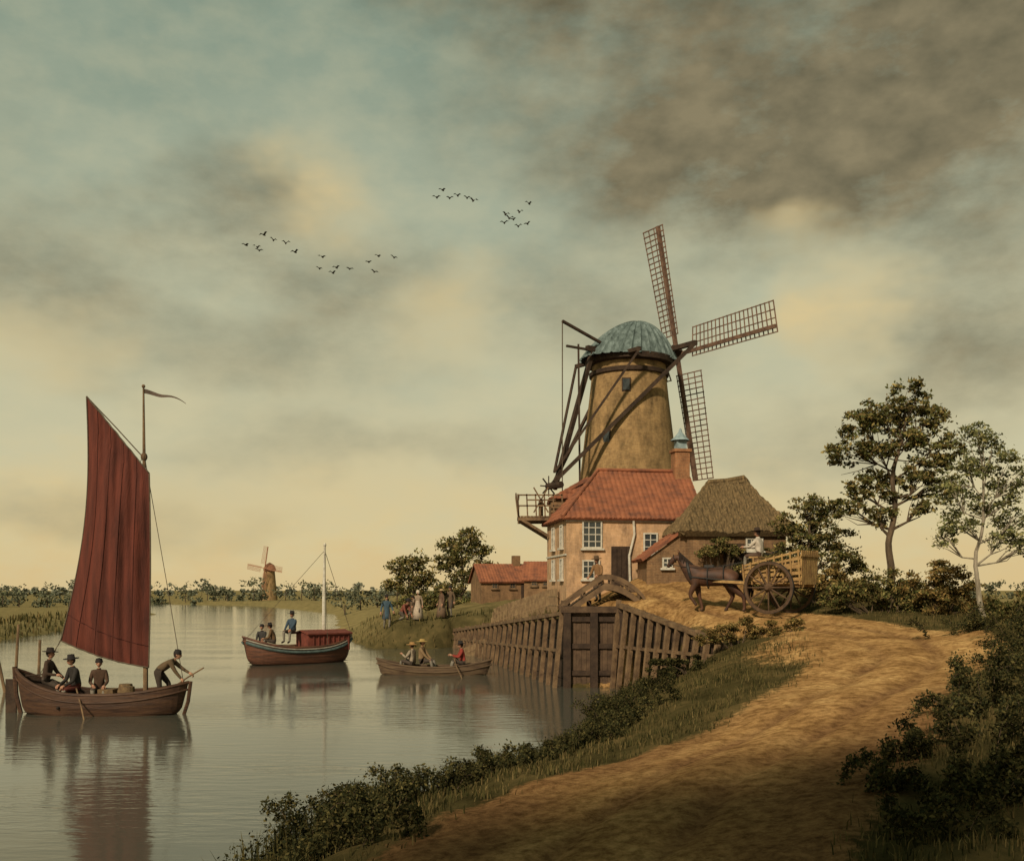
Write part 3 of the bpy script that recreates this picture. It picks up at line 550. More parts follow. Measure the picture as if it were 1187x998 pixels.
def smallmill(x,y):
    e=empty('distant_windmill',(x,y,1.0)); mb=MB(); lathe(mb,[(2.4,-.5),(1.9,4),(1.5,8.5)],(0,0,0),16,0); mb.obj('tower',[TOWB],True,parent=e)
    mb=MB(); lathe(mb,[(1.8,8.5),(1.8,9.2),(1.3,10.3),(.1,11)],(0,0,0),16,0); mb.obj('cap',[pm('far_cap',(.3,.13,.07))],parent=e)
    mb=MB(); 
    for k in range(4): sail(mb,np.array([-.9,-2.2,9.3]),np.array([.9,-.43,0]),math.radians(-10+90*k),6.3,1.3,.2,nz=np.array([-.43,-.9,0]))
    mb.obj('sails',[pm('far_sails',(.38,.18,.1))],parent=e)
smallmill(-71,300)
# ------------------------------------------------------------ sluice, walls, bridge
sl=empty('sluice_gate',(3.3,42,0))
mb=MB()
for i in range(9): 
    x=2.42+i*.215; box(mb,(x+.1,42.05+.02*(i%2),1.5),(.205,.12,3.2),0)
for z in (.6,1.7,2.8): box(mb,(3.35,41.94,z),(2.0,.1,.2),1)
for x in (2.25,4.45,3.35): box(mb,(x,41.9,1.45),(.3,.3,3.8 if x!=3.35 else 3.4),1)
box(mb,(3.35,41.88,3.2),(2.7,.3,.26),0)
o=mb.obj('gate_leaves',[pm('gate_wood',(.13,.08,.045),(.05,.03,.018),2.5,bump=.5),DWOOD],parent=sl,loc=(3.3,42,0)); o.location=(0,0,0)
br=empty('arched_footbridge',(3.8,43,3.5)); mb=MB()
def arch(t):
    x=2.0+3.5*t
    if t<.52: z=3.25+1.3*(t/.52)**.9
    else: z=3.55+1.0*math.cos((t-.52)/.48*math.pi/2)**.75
    return x,z
def strip(mb,y,dz,w,h,t0,t1,mat):
    ring=[]
    for t in np.linspace(t0,t1,40):
        x,z=arch(t); z+=dz; ring.append([(x,y-w/2,z-h/2),(x,y-w/2,z+h/2),(x,y+w/2,z+h/2),(x,y+w/2,z-h/2),(x,y-w/2,z-h/2)])
    gridq(mb,np.array(ring),mat)
for y in (42.2,43.9):
    strip(mb,y,0,.16,.2,0,1,0); strip(mb,y+.02,-.42,.12,.26,.04,.98,0)
    for t in (.1,.28,.46,.62,.78,.92):
        x,z=arch(t); box(mb,(x,y+.03,z-.25),(.1,.07,.5),1)
for t in np.linspace(.03,.97,26):
    x,z=arch(t); x2,z2=arch(t+.01); beam(mb,(x,42.3,z-.3),(x,43.82,z-.3),.125,.06,1,up=(-(z2-z),0,x2-x))
for x in (2.2,3.3,4.4,5.3): box(mb,(x,43.9,2.6),(.2,.2,1.9),1)
o=mb.obj('deck_and_beams',[pm('bridge_beams',(.2,.125,.065),(.08,.048,.028),2),pm('bridge_boards',(.12,.075,.04),(.05,.03,.018),2)],parent=br,loc=(3.8,43,3.5)); o.location=(0,0,0)
def palwall(name,A0,A1,z0,z1,b0,b1,npost,side,lean=.25):
    A0=np.array([*A0,0.]);A1=np.array([*A1,0.]); d=nrm(A1-A0); s=np.array([-d[1],d[0],0])*side; mb=MB(); r=RS(7)
    nb=int(4)
    for k in range(nb):
        f0,f1=k/nb,(k+1)/nb
        boxA=[A0+Z*(b0-.5+(z0-b0+.35)*f0),A1+Z*(b1-.5+(z1-b1+.35)*f0),A1+Z*(b1-.5+(z1-b1+.35)*f1-.03),A0+Z*(b0-.5+(z0-b0+.35)*f1-.03)]
        V=boxA+[p-s*.08 for p in boxA]; mb.add(V,[(0,1,2,3),(7,6,5,4),(0,4,5,1),(3,2,6,7),(0,3,7,4),(1,5,6,2)],1)
    for i in range(npost):
        t=i/(npost-1); p=A0+(A1-A0)*t; zt=z0+(z1-z0)*t; bb=b0+(b1-b0)*t; j=r.normal()*.07
        beam(mb,p+s*(.16+lean)+d*j+Z*(bb-.7),p+s*.14+Z*(zt+.05+r.rand()*.15),.15,.17,0,up=s)
    beam(mb,A0+s*.12+Z*(z0-.02),A1+s*.12+Z*(z1-.02),.3,.15,0); beam(mb,A0+s*.3+Z*((z0+b0)/2),A1+s*.26+Z*((z1+b1)/2),.1,.12,0)
    mb.obj(name,[WOOD,DWOOD])
palwall('timber_retaining_wall',(2.2,42.0),(-3.9,72.0),3.05,1.15,0,0,24,1,.35)
palwall('timber_retaining_wall',(4.5,41.9),(7.2,35.0),3.4,2.25,0,1.2,12,-1,.4)
mb=MB(); fp=[(-3.0,63),(-.2,58.5),(1.9,52.6),(2.2,49.4)]; r=RS(9)
for a,b in zip(fp[:-1],fp[1:]):
    a=np.array(a);b=np.array(b);L=np.linalg.norm(b-a)
    for s in np.arange(0,L,.17):
        p=a+(b-a)*s/L; z=g1(*p); box(mb,(p[0],p[1],z+.55),(.08,.04,1.15+r.rand()*.12),0,rz=math.atan2(*(b-a)[::-1]))
    for h in (.35,.8): 
        pts=[a+(b-a)*t for t in np.linspace(0,1,5)]
        for p,q in zip(pts[:-1],pts[1:]): beam(mb,(p[0],p[1]+.05,g1(*p)+h),(q[0],q[1]+.05,g1(*q)+h),.06,.07,0)
mb.obj('picket_fence',[pm('fence_wood',(.34,.23,.12),(.16,.1,.055),3)])
# ------------------------------------------------------------ people
def skinmesh(name,verts,edges,rads,sub=2,root=0):
    me=bpy.data.meshes.new(name); me.from_pydata([tuple(v) for v in verts],edges,[]); ob=bpy.data.objects.new(name,me); scene.collection.objects.link(ob)
    ob.modifiers.new('Skin','SKIN'); sv=me.skin_vertices[0].data
    for i,rr in enumerate(rads):
        sv[i].radius=(rr,rr) if np.isscalar(rr) else rr
        sv[i].use_root=(i==root)
    s=ob.modifiers.new('Sub','SUBSURF'); s.levels=sub; s.render_levels=sub
    bpy.context.view_layer.update(); dg=bpy.context.evaluated_depsgraph_get(); m2=bpy.data.meshes.new_from_object(ob.evaluated_get(dg)); ob.modifiers.clear(); ob.data=m2; bpy.data.meshes.remove(me)
    m2.polygons.foreach_set('use_smooth',np.ones(len(m2.polygons),bool)); return ob
def ik(a,b,l1,l2,pole):
    a=np.array(a,float);b=np.array(b,float);d=b-a;D=np.linalg.norm(d)
    if D>(l1+l2)*.995: b=a+d/D*(l1+l2)*.995; D=(l1+l2)*.995; d=b-a
    t=d/D; x=(l1*l1-l2*l2+D*D)/(2*D); h=math.sqrt(max(l1*l1-x*x,0)); p=np.array(pole,float); p=p-t*(p@t); p=nrm(p)
    return a+t*x+p*h,b
MC={}
def cm(c):
    k=tuple(round(x,3) for x in c)
    if k not in MC: MC[k]=flat('cloth_%d'%len(MC),c)
    return MC[k]
SKIN=pm('skin',(.45,.24,.15),(.36,.18,.11),6,rough=.6,bump=0); HAIR=pm('hair',(.05,.03,.02),(.02,.013,.01),30,bump=.3); LIP=pm('lips',(.3,.09,.07)); EYE=pm('eyes',(.03,.02,.015),bump=0)
SHOE=pm('shoe_leather',(.03,.02,.015),bump=0)
def rotp(p):
    c,s=math.cos(p),math.sin(p); return np.array([[c,0,s],[0,1,0],[-s,0,c]])
def figure(name,loc,rz,pel=(0,.92),lean=0.,feet=((.08,.11,0),(-.06,-.11,0)),hands=((.12,.3,.85),(.12,-.3,.85)),coat=(.06,.045,.035),legs=(.08,.06,.045),stock=(.25,.22,.17),hat='brim',hatc=(.025,.02,.018),sc=1.,pitch=0.,skirt=None,tails=True,parent=None,yaw=0.):
    e=empty(name,loc,rz); e.scale=(sc,)*3
    if parent: e.parent=parent
    pel=np.array([pel[0],0,pel[1]]); t=np.array([math.sin(lean),0,math.cos(lean)])
    sp_=pel+t*.2; ch=pel+t*.38; nk=pel+t*.50; hb=pel+t*.56; hc=hb+rotp(lean*.5+pitch)@np.array([.02,0,.125])
    V=[pel,sp_,ch,nk,hb]; E=[(0,1),(1,2),(2,3),(3,4)]; Rr=[.135,.13,.15,.075,.055]; segs=[(0,1,0),(1,2,0),(2,3,0),(3,4,3)]
    hd=[]
    for s,ft,hn in ((1,feet[0],hands[0]),(-1,feet[1],hands[1])):
        sh=pel+t*.43+np.array([0,.17*s,0]); el,wr=ik(sh,hn,.29,.26,(-.5,.5*s,-.8)); i=len(V)
        V+=[sh,el,wr]; E+=[(2,i),(i,i+1),(i+1,i+2)]; Rr+=[.075,.052,.036]; segs+=[(2,i,0),(i,i+1,0),(i+1,i+2,0)]
        hd.append((wr,nrm(wr-el),s))
        hp=pel+np.array([0,.09*s,-.04]); kn,an=ik(hp,np.array(ft)+np.array([0,0,.09]),.43,.42,(1,.15*s,.2)); i=len(V)
        toe=an+np.array([.17,.02*s,-.05])
        V+=[hp,kn,an,toe]; E+=[(0,i),(i,i+1),(i+1,i+2),(i+2,i+3)]; Rr+=[.105,.068,.045,.04]; segs+=[(0,i,1),(i,i+1,1),(i+1,i+2,2),(i+2,i+3,4)]
    ob=skinmesh('body',V,E,Rr); ob.parent=e
    for m in (cm(coat),cm(legs),cm(stock),SKIN,SHOE): ob.data.materials.append(m)
    pc=np.array([p.center[:] for p in ob.data.polygons]); best=np.full(len(pc),1e9); mi=np.zeros(len(pc),int)
    for a,b,m in segs:
        A_=np.array(V[a]);B_=np.array(V[b]); ab=B_-A_; tt=np.clip(((pc-A_)@ab)/(ab@ab),0,1); d=np.linalg.norm(pc-A_-tt[:,None]*ab,axis=1)-(Rr[a]+(Rr[b]-Rr[a])*tt)
        k=d<best; best[k]=d[k]; mi[k]=m
    ob.data.polygons.foreach_set('material_index',mi.astype(np.int32))
    M=rotp(lean*.5+pitch); cy,sy=math.cos(yaw),math.sin(yaw); M=M@np.array([[cy,-sy,0],[sy,cy,0],[0,0,1]])
    mb=MB(); sg=18; a=np.arange(sg)*2*math.pi/sg; rows=[]
    for ph in np.linspace(.03,math.pi-.03,15):
        z=math.cos(ph); r=math.sin(ph); x=r*np.cos(a)*.098; y=r*np.sin(a)*.077; jaw=1-.28*max(0,-z)**1.2
        y=y*jaw; zz=np.full(sg,z*.122); x=x*(1-.12*max(0,-z))+ (.012 if z<-.3 else 0)*(np.cos(a)>.3)
        nose=np.exp(-((z+.12)/.22)**2)*np.exp(-(np.arctan2(np.sin(a),np.cos(a))/.28)**2)*.026; x=x+nose
        sock=np.exp(-((z-.08)/.12)**2)*np.exp(-((np.abs(np.arctan2(np.sin(a),np.cos(a)))-.42)/.2)**2)*.01; x=x-sock
        rows.append(np.stack([x,y,zz],1))
    Vh=np.concatenate(rows)@M.T+hc; F=[(i*sg+k,(i+1)*sg+k,(i+1)*sg+(k+1)%sg,i*sg+(k+1)%sg) for i in range(14) for k in range(sg)]; mb.add(Vh,F,0)
    for s in (1,-1):
        ball(mb,hc+M@np.array([.082,.033*s,.01]),(.012,.013,.009),2,seg=6,M=M); ball(mb,hc+M@np.array([-.005,.078*s,-.01]),(.02,.01,.032),0,seg=6,M=M)
    ball(mb,hc+M@np.array([.09,0,-.058]),(.01,.024,.007),3,seg=6,M=M)
    ball(mb,hc+M@np.array([-.022,0,.018]),(.095,.085,.118),1,seg=12,M=M); mb.obj('head',[SKIN,HAIR,EYE,LIP],True,parent=e)
    if hat:
        mb=MB(); 
        prof={'brim':[(.0,.17),(.085,.165),(.1,.06),(.2,.05),(.205,.06),(.1,.045)],'cap':[(0,.15),(.08,.13),(.105,.05),(.11,.02)],'straw':[(0,.13),(.09,.12),(.11,.05),(.24,.02),(.24,.03),(.1,.04)],'bonnet':[(0,.145),(.08,.13),(.112,.04),(.1,-.06)]}[hat]
        lathe(mb,prof,(0,0,0),20,0); v=mb.v[0]; mb.v[0]=(v+np.array([-.01,0,.0]))@M.T+hc; mb.obj('hat',[cm(hatc)],True,parent=e)
    mb=MB()
    for wr,d,s in hd:
        side=nrm(np.cross(d,(0,0,1))) if abs(d[2])<.95 else np.array([0,1.,0]); dn=np.cross(side,d); dn=dn if dn[2]<0 else -dn
        tube(mb,[wr-d*.02,wr+d*.03,wr+d*.085],[.03,.04,.038],8,0)
        for k,ln in enumerate((.062,.072,.068,.052)):
            b=wr+d*.08+side*(k-1.5)*.021; tube(mb,[b,b+d*ln*.5+dn*.008,b+d*ln*.75+dn*.03,b+d*ln*.72+dn*.05],[.0105,.0098,.009,.007],6,0)
        b=wr+d*.03+side*(-.035*s); tube(mb,[b,b+d*.03-side*.03*s+dn*.01,b+d*.055-side*.032*s+dn*.025],[.013,.011,.008],6,0)
    mb.obj('hands',[SKIN],True,parent=e)
    if skirt:
        mb=MB(); lathe(mb,[(.13,.22),(.17,.0),(.25,-.35),(.33,-.84),(.31,-.84)],pel,20,0); v=mb.v[0]; an=np.arctan2(v[:,1],v[:,0]); v[:,:2]*=(1+.06*np.sin(an*9)*(pel[2]-v[:,2]>.1))[:,None]; mb.obj('skirt',[cm(skirt)],True,parent=e)
    elif tails:
        mb=MB(); lathe(mb,[(.14,.12),(.16,0),(.2,-.22),(.24,-.42),(.22,-.42)],(0,0,0),18,0,sx=.9); v=mb.v[0]; R_=rotp(lean*.6); mb.v[0]=v@R_.T+pel; 
        mb.obj('coat_skirt',[cm(coat)],True,parent=e)
    return e
# ------------------------------------------------------------ boats
def hull(mb,L,B,D,sb,ss_,k=-.3,pf=2.6,mat=0,matin=1,endw=.04,rake=.25):
    n=33; T=np.linspace(-1,1,n); w=lambda t:B/2*(1-abs(t)**pf)**.75+endw; sh=lambda t:D+(sb if t>0 else ss_)*abs(t)**2.4; kl=lambda t:k+abs(t)**5*(D*.75)
    for off,m in ((0,mat),(.07,matin)):
        P=np.zeros((n,19,3))
        for i,t in enumerate(T):
            ww=max(w(t)-off,.01); s=sh(t); b=kl(t)+off
            for j in range(19):
                a=(j/18*2-1); q=abs(a); ang=(1-q)*math.pi/2; yy=ww*math.cos(ang)**.55*(1 if a>0 else -1) if q>0 else 0
                z=b+(s-b)*(1-math.sin(ang)**.8)
                lap=.02*((q*5)%1) if off==0 else 0
                P[i,j]=(t*L/2*(1-rake*.3*(s-z)/(s-b+.01)*abs(t)**4)*(1-off*.3/L),yy*(1+lap/B*2),z)
        gridq(mb,P if off==0 else P[:,::-1],m)
    for s in (1,-1):
        tube(mb,[(t*L/2,s*(w(t)-.03),sh(t)+.01) for t in T],.055,6,mat); tube(mb,[(t*L/2*.995,s*(w(t)*1.0+.01),sh(t)-.22) for t in T],.035,6,mat)
    fl=.06; FT=np.linspace(-.86,.86,15); P=np.array([[(t*L/2,-w(t)*.9,fl),(t*L/2,w(t)*.9,fl)] for t in FT]); gridq(mb,P,matin)
    return w,sh
sb=empty('sailing_boat',(-13.3,33.2,0),math.radians(-3)); L=5.7
mb=MB(); w,sh=hull(mb,L,1.75,.66,.35,.75,pf=2.4)
for t in (-.55,-.1,.35): box(mb,(t*L/2,0,.48),(.28,w(t)*1.85,.05),0)
tube(mb,[(L/2*.93,0,-.2),(L/2*1.0,0,.4),(L/2*1.03,0,1.05)],.06,6,0); tube(mb,[(-L/2*.93,0,-.2),(-L/2,0,.6),(-L/2*1.02,0,1.5)],.07,6,0)
mb.obj('hull',[BOATW,DWOOD],parent=sb)
mb=MB(); box(mb,(-L/2*1.06,0,.4),(.35,.06,1.4),0); tube(mb,[(-L/2*1.04,0,1.15),(-L/2*.7,.1,1.25)],.03,6,0); mb.obj('rudder_and_tiller',[DWOOD],parent=sb)
mx=1.45
mb=MB(); tube(mb,[(mx,0,.0),(mx,0,4),(mx-.05,0,8.2),(mx-.07,0,10.55)],[.085,.08,.055,.03],8,0); ball(mb,(mx-.07,0,10.58),(.06,.06,.06),0); ball(mb,(mx-.05,0,8.3),(.11,.11,.14),0); mb.obj('mast',[WOOD],parent=sb)
mb=MB(); nu,nv=40,56; P=np.zeros((nu,nv,3))
pk=np.array([-.45,-.12,10.25]);th_=np.array([1.62,-.12,7.75]);tk=np.array([1.6,-.12,1.5]);cl=np.array([-1.3,-.12,2.35])
for i in range(nu):
    for j in range(nv):
        u=i/(nu-1);v=j/(nv-1); p=(1-u)*((1-v)*cl+v*pk)+u*((1-v)*tk+v*th_)
        p=p+np.array([(1-u)*.42*math.sin(math.pi*v)*.9+u*.05*math.sin(math.pi*v),0,0])
        fold=.05*math.sin(u*26+v*3+math.sin(v*5)*1.5)*(.4+.6*math.sin(math.pi*v))+.025*math.sin(u*55+v*7)
        p=p+np.array([0,-.42*math.sin(math.pi*u)*math.sin(math.pi*min(1,v*1.1))**.7+fold*math.sin(math.pi*u)**.4,-.12*math.sin(math.pi*u)*(1-v)])
        P[i,j]=p
gridq(mb,P,0); gridq(mb,P[::-1]+np.array([0,.012,0]),0)
tube(mb,P[0],.022,5,1);tube(mb,P[-1],.025,5,1);tube(mb,P[:,-1],.025,5,1);tube(mb,P[:,0],.025,5,1)
SAIL=pm('tanned_sailcloth',(.15,.038,.023),(.055,.017,.012),1.1,bump=.6,bscale=9,st=(3.2,1,.35),rough=.9,detail=7)
mb.obj('sail',[SAIL,ROPE],True,parent=sb)
mb=MB()
for u in (.2,.4,.6,.8):
    i=int(u*(nu-1)); tube(mb,P[i]+np.array([0,-.01,0]),.009,4,0)
j=6; tube(mb,P[:,j]+np.array([0,-.015,0]),.011,4,0)
mb.obj('sail_seams',[pm('seams',(.085,.022,.015))],parent=sb)
mb=MB(); tube(mb,[(mx,0,8.2),pk*.5+np.array([mx,0,8.2])*.5+np.array([0,.0,.02]),pk],.02,5,0); tube(mb,[(mx-.05,0,8.4),(mx+.7,.0,4.2),(L/2*.95,0,.95)],.012,5,0); tube(mb,[(mx-.05,.0,8.4),(-2.3,.5,.9)],.01,5,0); tube(mb,[cl,(-2.1,0,1.2)],.012,5,0); tube(mb,[(mx,0,8.3),(mx-.3,.85,.7)],.01,5,0); mb.obj('rigging',[ROPE],parent=sb)
mb=MB(); Pp=np.array([[(mx-.05+s*1.35,.12*math.sin(s*7),10.5-.5*s**1.3-.1*math.sin(s*6)*s-w_*(.13*(1-s)+.02)) for w_ in (0,1)] for s in np.linspace(0,1,18)]); gridq(mb,Pp,0); mb.obj('pennant',[pm('pennant_cloth',(.14,.1,.075))],parent=sb)
mb=MB(); lathe(mb,[(0,.5),(.2,.5),(.26,.25),(.2,0)],(.75,.1,.45),14,0); box(mb,(.2,.1,.62),(.5,.6,.35),0); lathe(mb,[(0,.45),(.2,.45),(.22,.2),(.18,0)],(1.0,-.3,.45),14,0); mb.obj('cargo_baskets',[pm('basket',(.2,.13,.06),(.09,.055,.03),8)],parent=sb)
def inboat(boat,x,y,z,rz,name,**k): return figure(name,(x,y,z),rz,parent=boat,**k)
inboat(sb,-1.75,-.15,.35,0.1,'helmsman',pel=(0,.62),feet=((.45,.13,-.1),(.42,-.13,-.1)),hands=((.38,.2,.62),(.35,-.2,.75)),lean=.12,coat=(.06,.035,.022),hatc=(.03,.02,.015),tails=False,sc=1.22)
inboat(sb,-.75,-.2,.2,-2.2,'seated_sailor',pel=(0,.58),feet=((.45,.13,0),(.42,-.13,0)),hands=((.4,.12,.6),(.4,-.12,.62)),lean=.2,coat=(.035,.03,.025),legs=(.12,.03,.02),tails=False,sc=1.22)
inboat(sb,-.2,.25,.2,-1.2,'seated_sailor',pel=(0,.55),feet=((.45,.13,0),(.42,-.13,0)),hands=((.35,.15,.6),(.3,-.15,.62)),lean=.1,coat=(.09,.05,.03),tails=False,hat='cap',sc=1.15)
inboat(sb,1.95,-.05,.35,.1,'boatman',pel=(-.05,.88),feet=((.1,.14,0),(-.22,-.14,0)),hands=((.85,.12,.72),(.62,-.12,.62)),lean=1.0,coat=(.13,.085,.045),legs=(.05,.035,.025),stock=(.06,.04,.03),hat='cap',tails=False,pitch=-.3,sc=1.2)
mb=MB(); tube(mb,[(2.2,.0,.75),(2.85,-.05,1.18),(3.4,-.1,1.5)],.025,6,0); mb.obj('boat_hook',[WOOD],parent=sb)
mb=MB(); tube(mb,[(-.6,-.5,.85),(-.1,-1.2,.35),(.25,-1.7,-.1)],.025,6,0); mb.obj('oar',[WOOD],parent=sb)
bg=empty('cargo_barge',(-11.7,56.2,0),math.radians(216)); L=6.4
mb=MB(); w,sh=hull(mb,L,2.3,.9,.6,.65,pf=3.2)
mb.obj('hull',[pm('barge_planks',(.16,.065,.035),(.06,.03,.02),2,st=(.5,1,5),rough=.6),DWOOD],parent=bg)
mb=MB()
for s in (1,-1): tube(mb,[(t*L/2,s*(w(t)+.035),sh(t)-.1) for t in np.linspace(-.97,.97,29)],.035,6,0)
for s in (1,-1): tube(mb,[(t*L/2,s*(w(t)+.03),sh(t)-.25) for t in np.linspace(-.97,.97,29)],.08,6,1)
mb.obj('rubbing_strakes',[pm('grey_paint',(.4,.37,.3),(.2,.18,.14),4),BLUEP],parent=bg)
mb=MB(); box(mb,(-1.45,0,1.15),(2.5,1.6,.95),0)
for x in np.arange(-2.6,-.2,.3): box(mb,(x,.83,1.15),(.06,.05,.95),0); box(mb,(x,-.83,1.15),(.06,.05,.95),0)
roofq(mb,[(-2.8,-.95,1.63),(-.1,-.95,1.63),(-.1,0,1.8),(-2.8,0,1.8)],.2,lambda a,b:a*0); roofq(mb,[(-.1,.95,1.63),(-2.8,.95,1.63),(-2.8,0,1.8),(-.1,0,1.8)],.2,lambda a,b:a*0)
mb.obj('deckhouse',[REDP],parent=bg)
mb=MB(); tube(mb,[(-1.5,0,.1),(-1.5,0,3.5),(-1.55,0,6.4)],[.12,.1,.06],8,0); ball(mb,(-1.55,0,6.5),(.09,.09,.12),0); mb.obj('mast',[WHITE],parent=bg)
mb=MB(); tube(mb,[(-1.55,0,6.2),(-3.2,0,1.5)],.015,5,0); tube(mb,[(-1.55,0,6.2),(3.1,0,1.3)],.013,5,0); tube(mb,[(-1.5,.1,6),(-1.2,1.1,.9)],.013,5,0); mb.obj('rigging',[ROPE],parent=bg)
box_=MB(); box(box_,(1.0,0,.75),(1.0,1.3,.5),0); box(box_,(2.0,0,.7),(.5,1.0,.4),0); box_.obj('crates',[WOOD],parent=bg)
inboat(bg,.3,-.2,.95,.6,'bargeman',pel=(0,.62),feet=((.42,.13,.1),(.42,-.13,.1)),hands=((.45,.15,.65),(.4,-.15,.6)),coat=(.05,.08,.11),tails=False,sc=1.3)
inboat(bg,1.5,.2,.6,-.6,'bargeman',pel=(0,.55),feet=((.42,.13,.1),(.42,-.13,.1)),hands=((.45,.15,.65),(.4,-.15,.6)),coat=(.14,.08,.035),tails=False,lean=.3,sc=1.2)
inboat(bg,1.9,-.55,.5,.9,'bargeman',pel=(0,.55),feet=((.42,.13,0),(.42,-.13,0)),hands=((.45,.15,.65),(.4,-.15,.6)),coat=(.05,.045,.04),tails=False,hat='cap',sc=1.2)
rb_=empty('rowing_boat',(-3.7,48.5,0),math.radians(176)); L=5.5
mb=MB(); w,sh=hull(mb,L,1.35,.36,.38,.34,pf=1.8,k=-.22,endw=.03)
for t in (-.5,0,.42): box(mb,(t*L/2,0,.3),(.26,w(t)*1.8,.05),0)
mb.obj('hull',[pm('rowboat_planks',(.15,.1,.055),(.06,.035,.022),2,st=(.5,1,5)),DWOOD],parent=rb_)
mb=MB(); 
for s in (1,-1): tube(mb,[(-1.0,s*.25,.8),(-1.2,s*1.0,.45),(-1.6,s*2.1,-.03)],.028,6,0); box(mb,(-1.68,s*2.25,-.02),(.16,.45,.02),0)
mb.obj('oars',[WOOD],parent=rb_)
inboat(rb_,-1.4,0,.05,0.2,'rower',pel=(0,.45),feet=((.5,.12,0),(.5,-.12,0)),hands=((.45,.25,.72),(.45,-.25,.72)),coat=(.3,.045,.03),hat='brim',tails=False,lean=.15,sc=1.2)
inboat(rb_,.55,.1,.05,2.9,'boat_passenger',pel=(0,.5),feet=((.5,.12,0),(.5,-.12,0)),hands=((.35,.15,.5),(.4,-.15,.5)),coat=(.25,.16,.08),hat='straw',hatc=(.45,.3,.1),tails=False,sc=1.25)
inboat(rb_,1.05,-.1,.05,-.4,'boat_passenger',pel=(0,.42),feet=((.5,.12,0),(.5,-.12,0)),hands=((.3,.25,.75),(.4,-.15,.5)),coat=(.35,.28,.2),hat='straw',hatc=(.4,.22,.08),tails=False,sc=1.2)
figure('man_in_blue_coat',onG(-9.0,73.5),-1.2,coat=(.06,.1,.13),sc=1.4,hands=((.2,.3,.9),(.1,-.32,.85)))
figure('crouching_man',onG(-7.8,73.0),-.6,pel=(-.05,.45),feet=((.15,.15,0),(-.1,-.15,0)),hands=((.5,.15,.25),(.45,-.15,.2)),lean=.7,coat=(.22,.07,.045),tails=False,sc=1.4)
figure('woman_in_skirt',onG(-6.7,73.0),-1.8,coat=(.3,.22,.15),skirt=(.5,.4,.3),hat='bonnet',hatc=(.6,.5,.38),sc=1.25)
figure('boy',onG(-7.2,74),-1.4,coat=(.16,.1,.06),sc=1.0)
figure('woman_in_skirt',onG(-5.1,74.3),-2.6,coat=(.14,.08,.05),skirt=(.2,.13,.08),hat='straw',hatc=(.4,.28,.14),sc=1.25)
figure('man_in_brown_coat',onG(-4.5,74.8),-2.0,coat=(.13,.085,.05),sc=1.3)
figure('man_by_bridge',(3.8,44.8,g1(3.8,44.8)-.02),-2.2,lean=.25,coat=(.26,.14,.06),legs=(.1,.06,.04),hands=((.45,.2,1.0),(.4,-.2,.95)),hat='brim',hatc=(.1,.06,.03),sc=1.15)
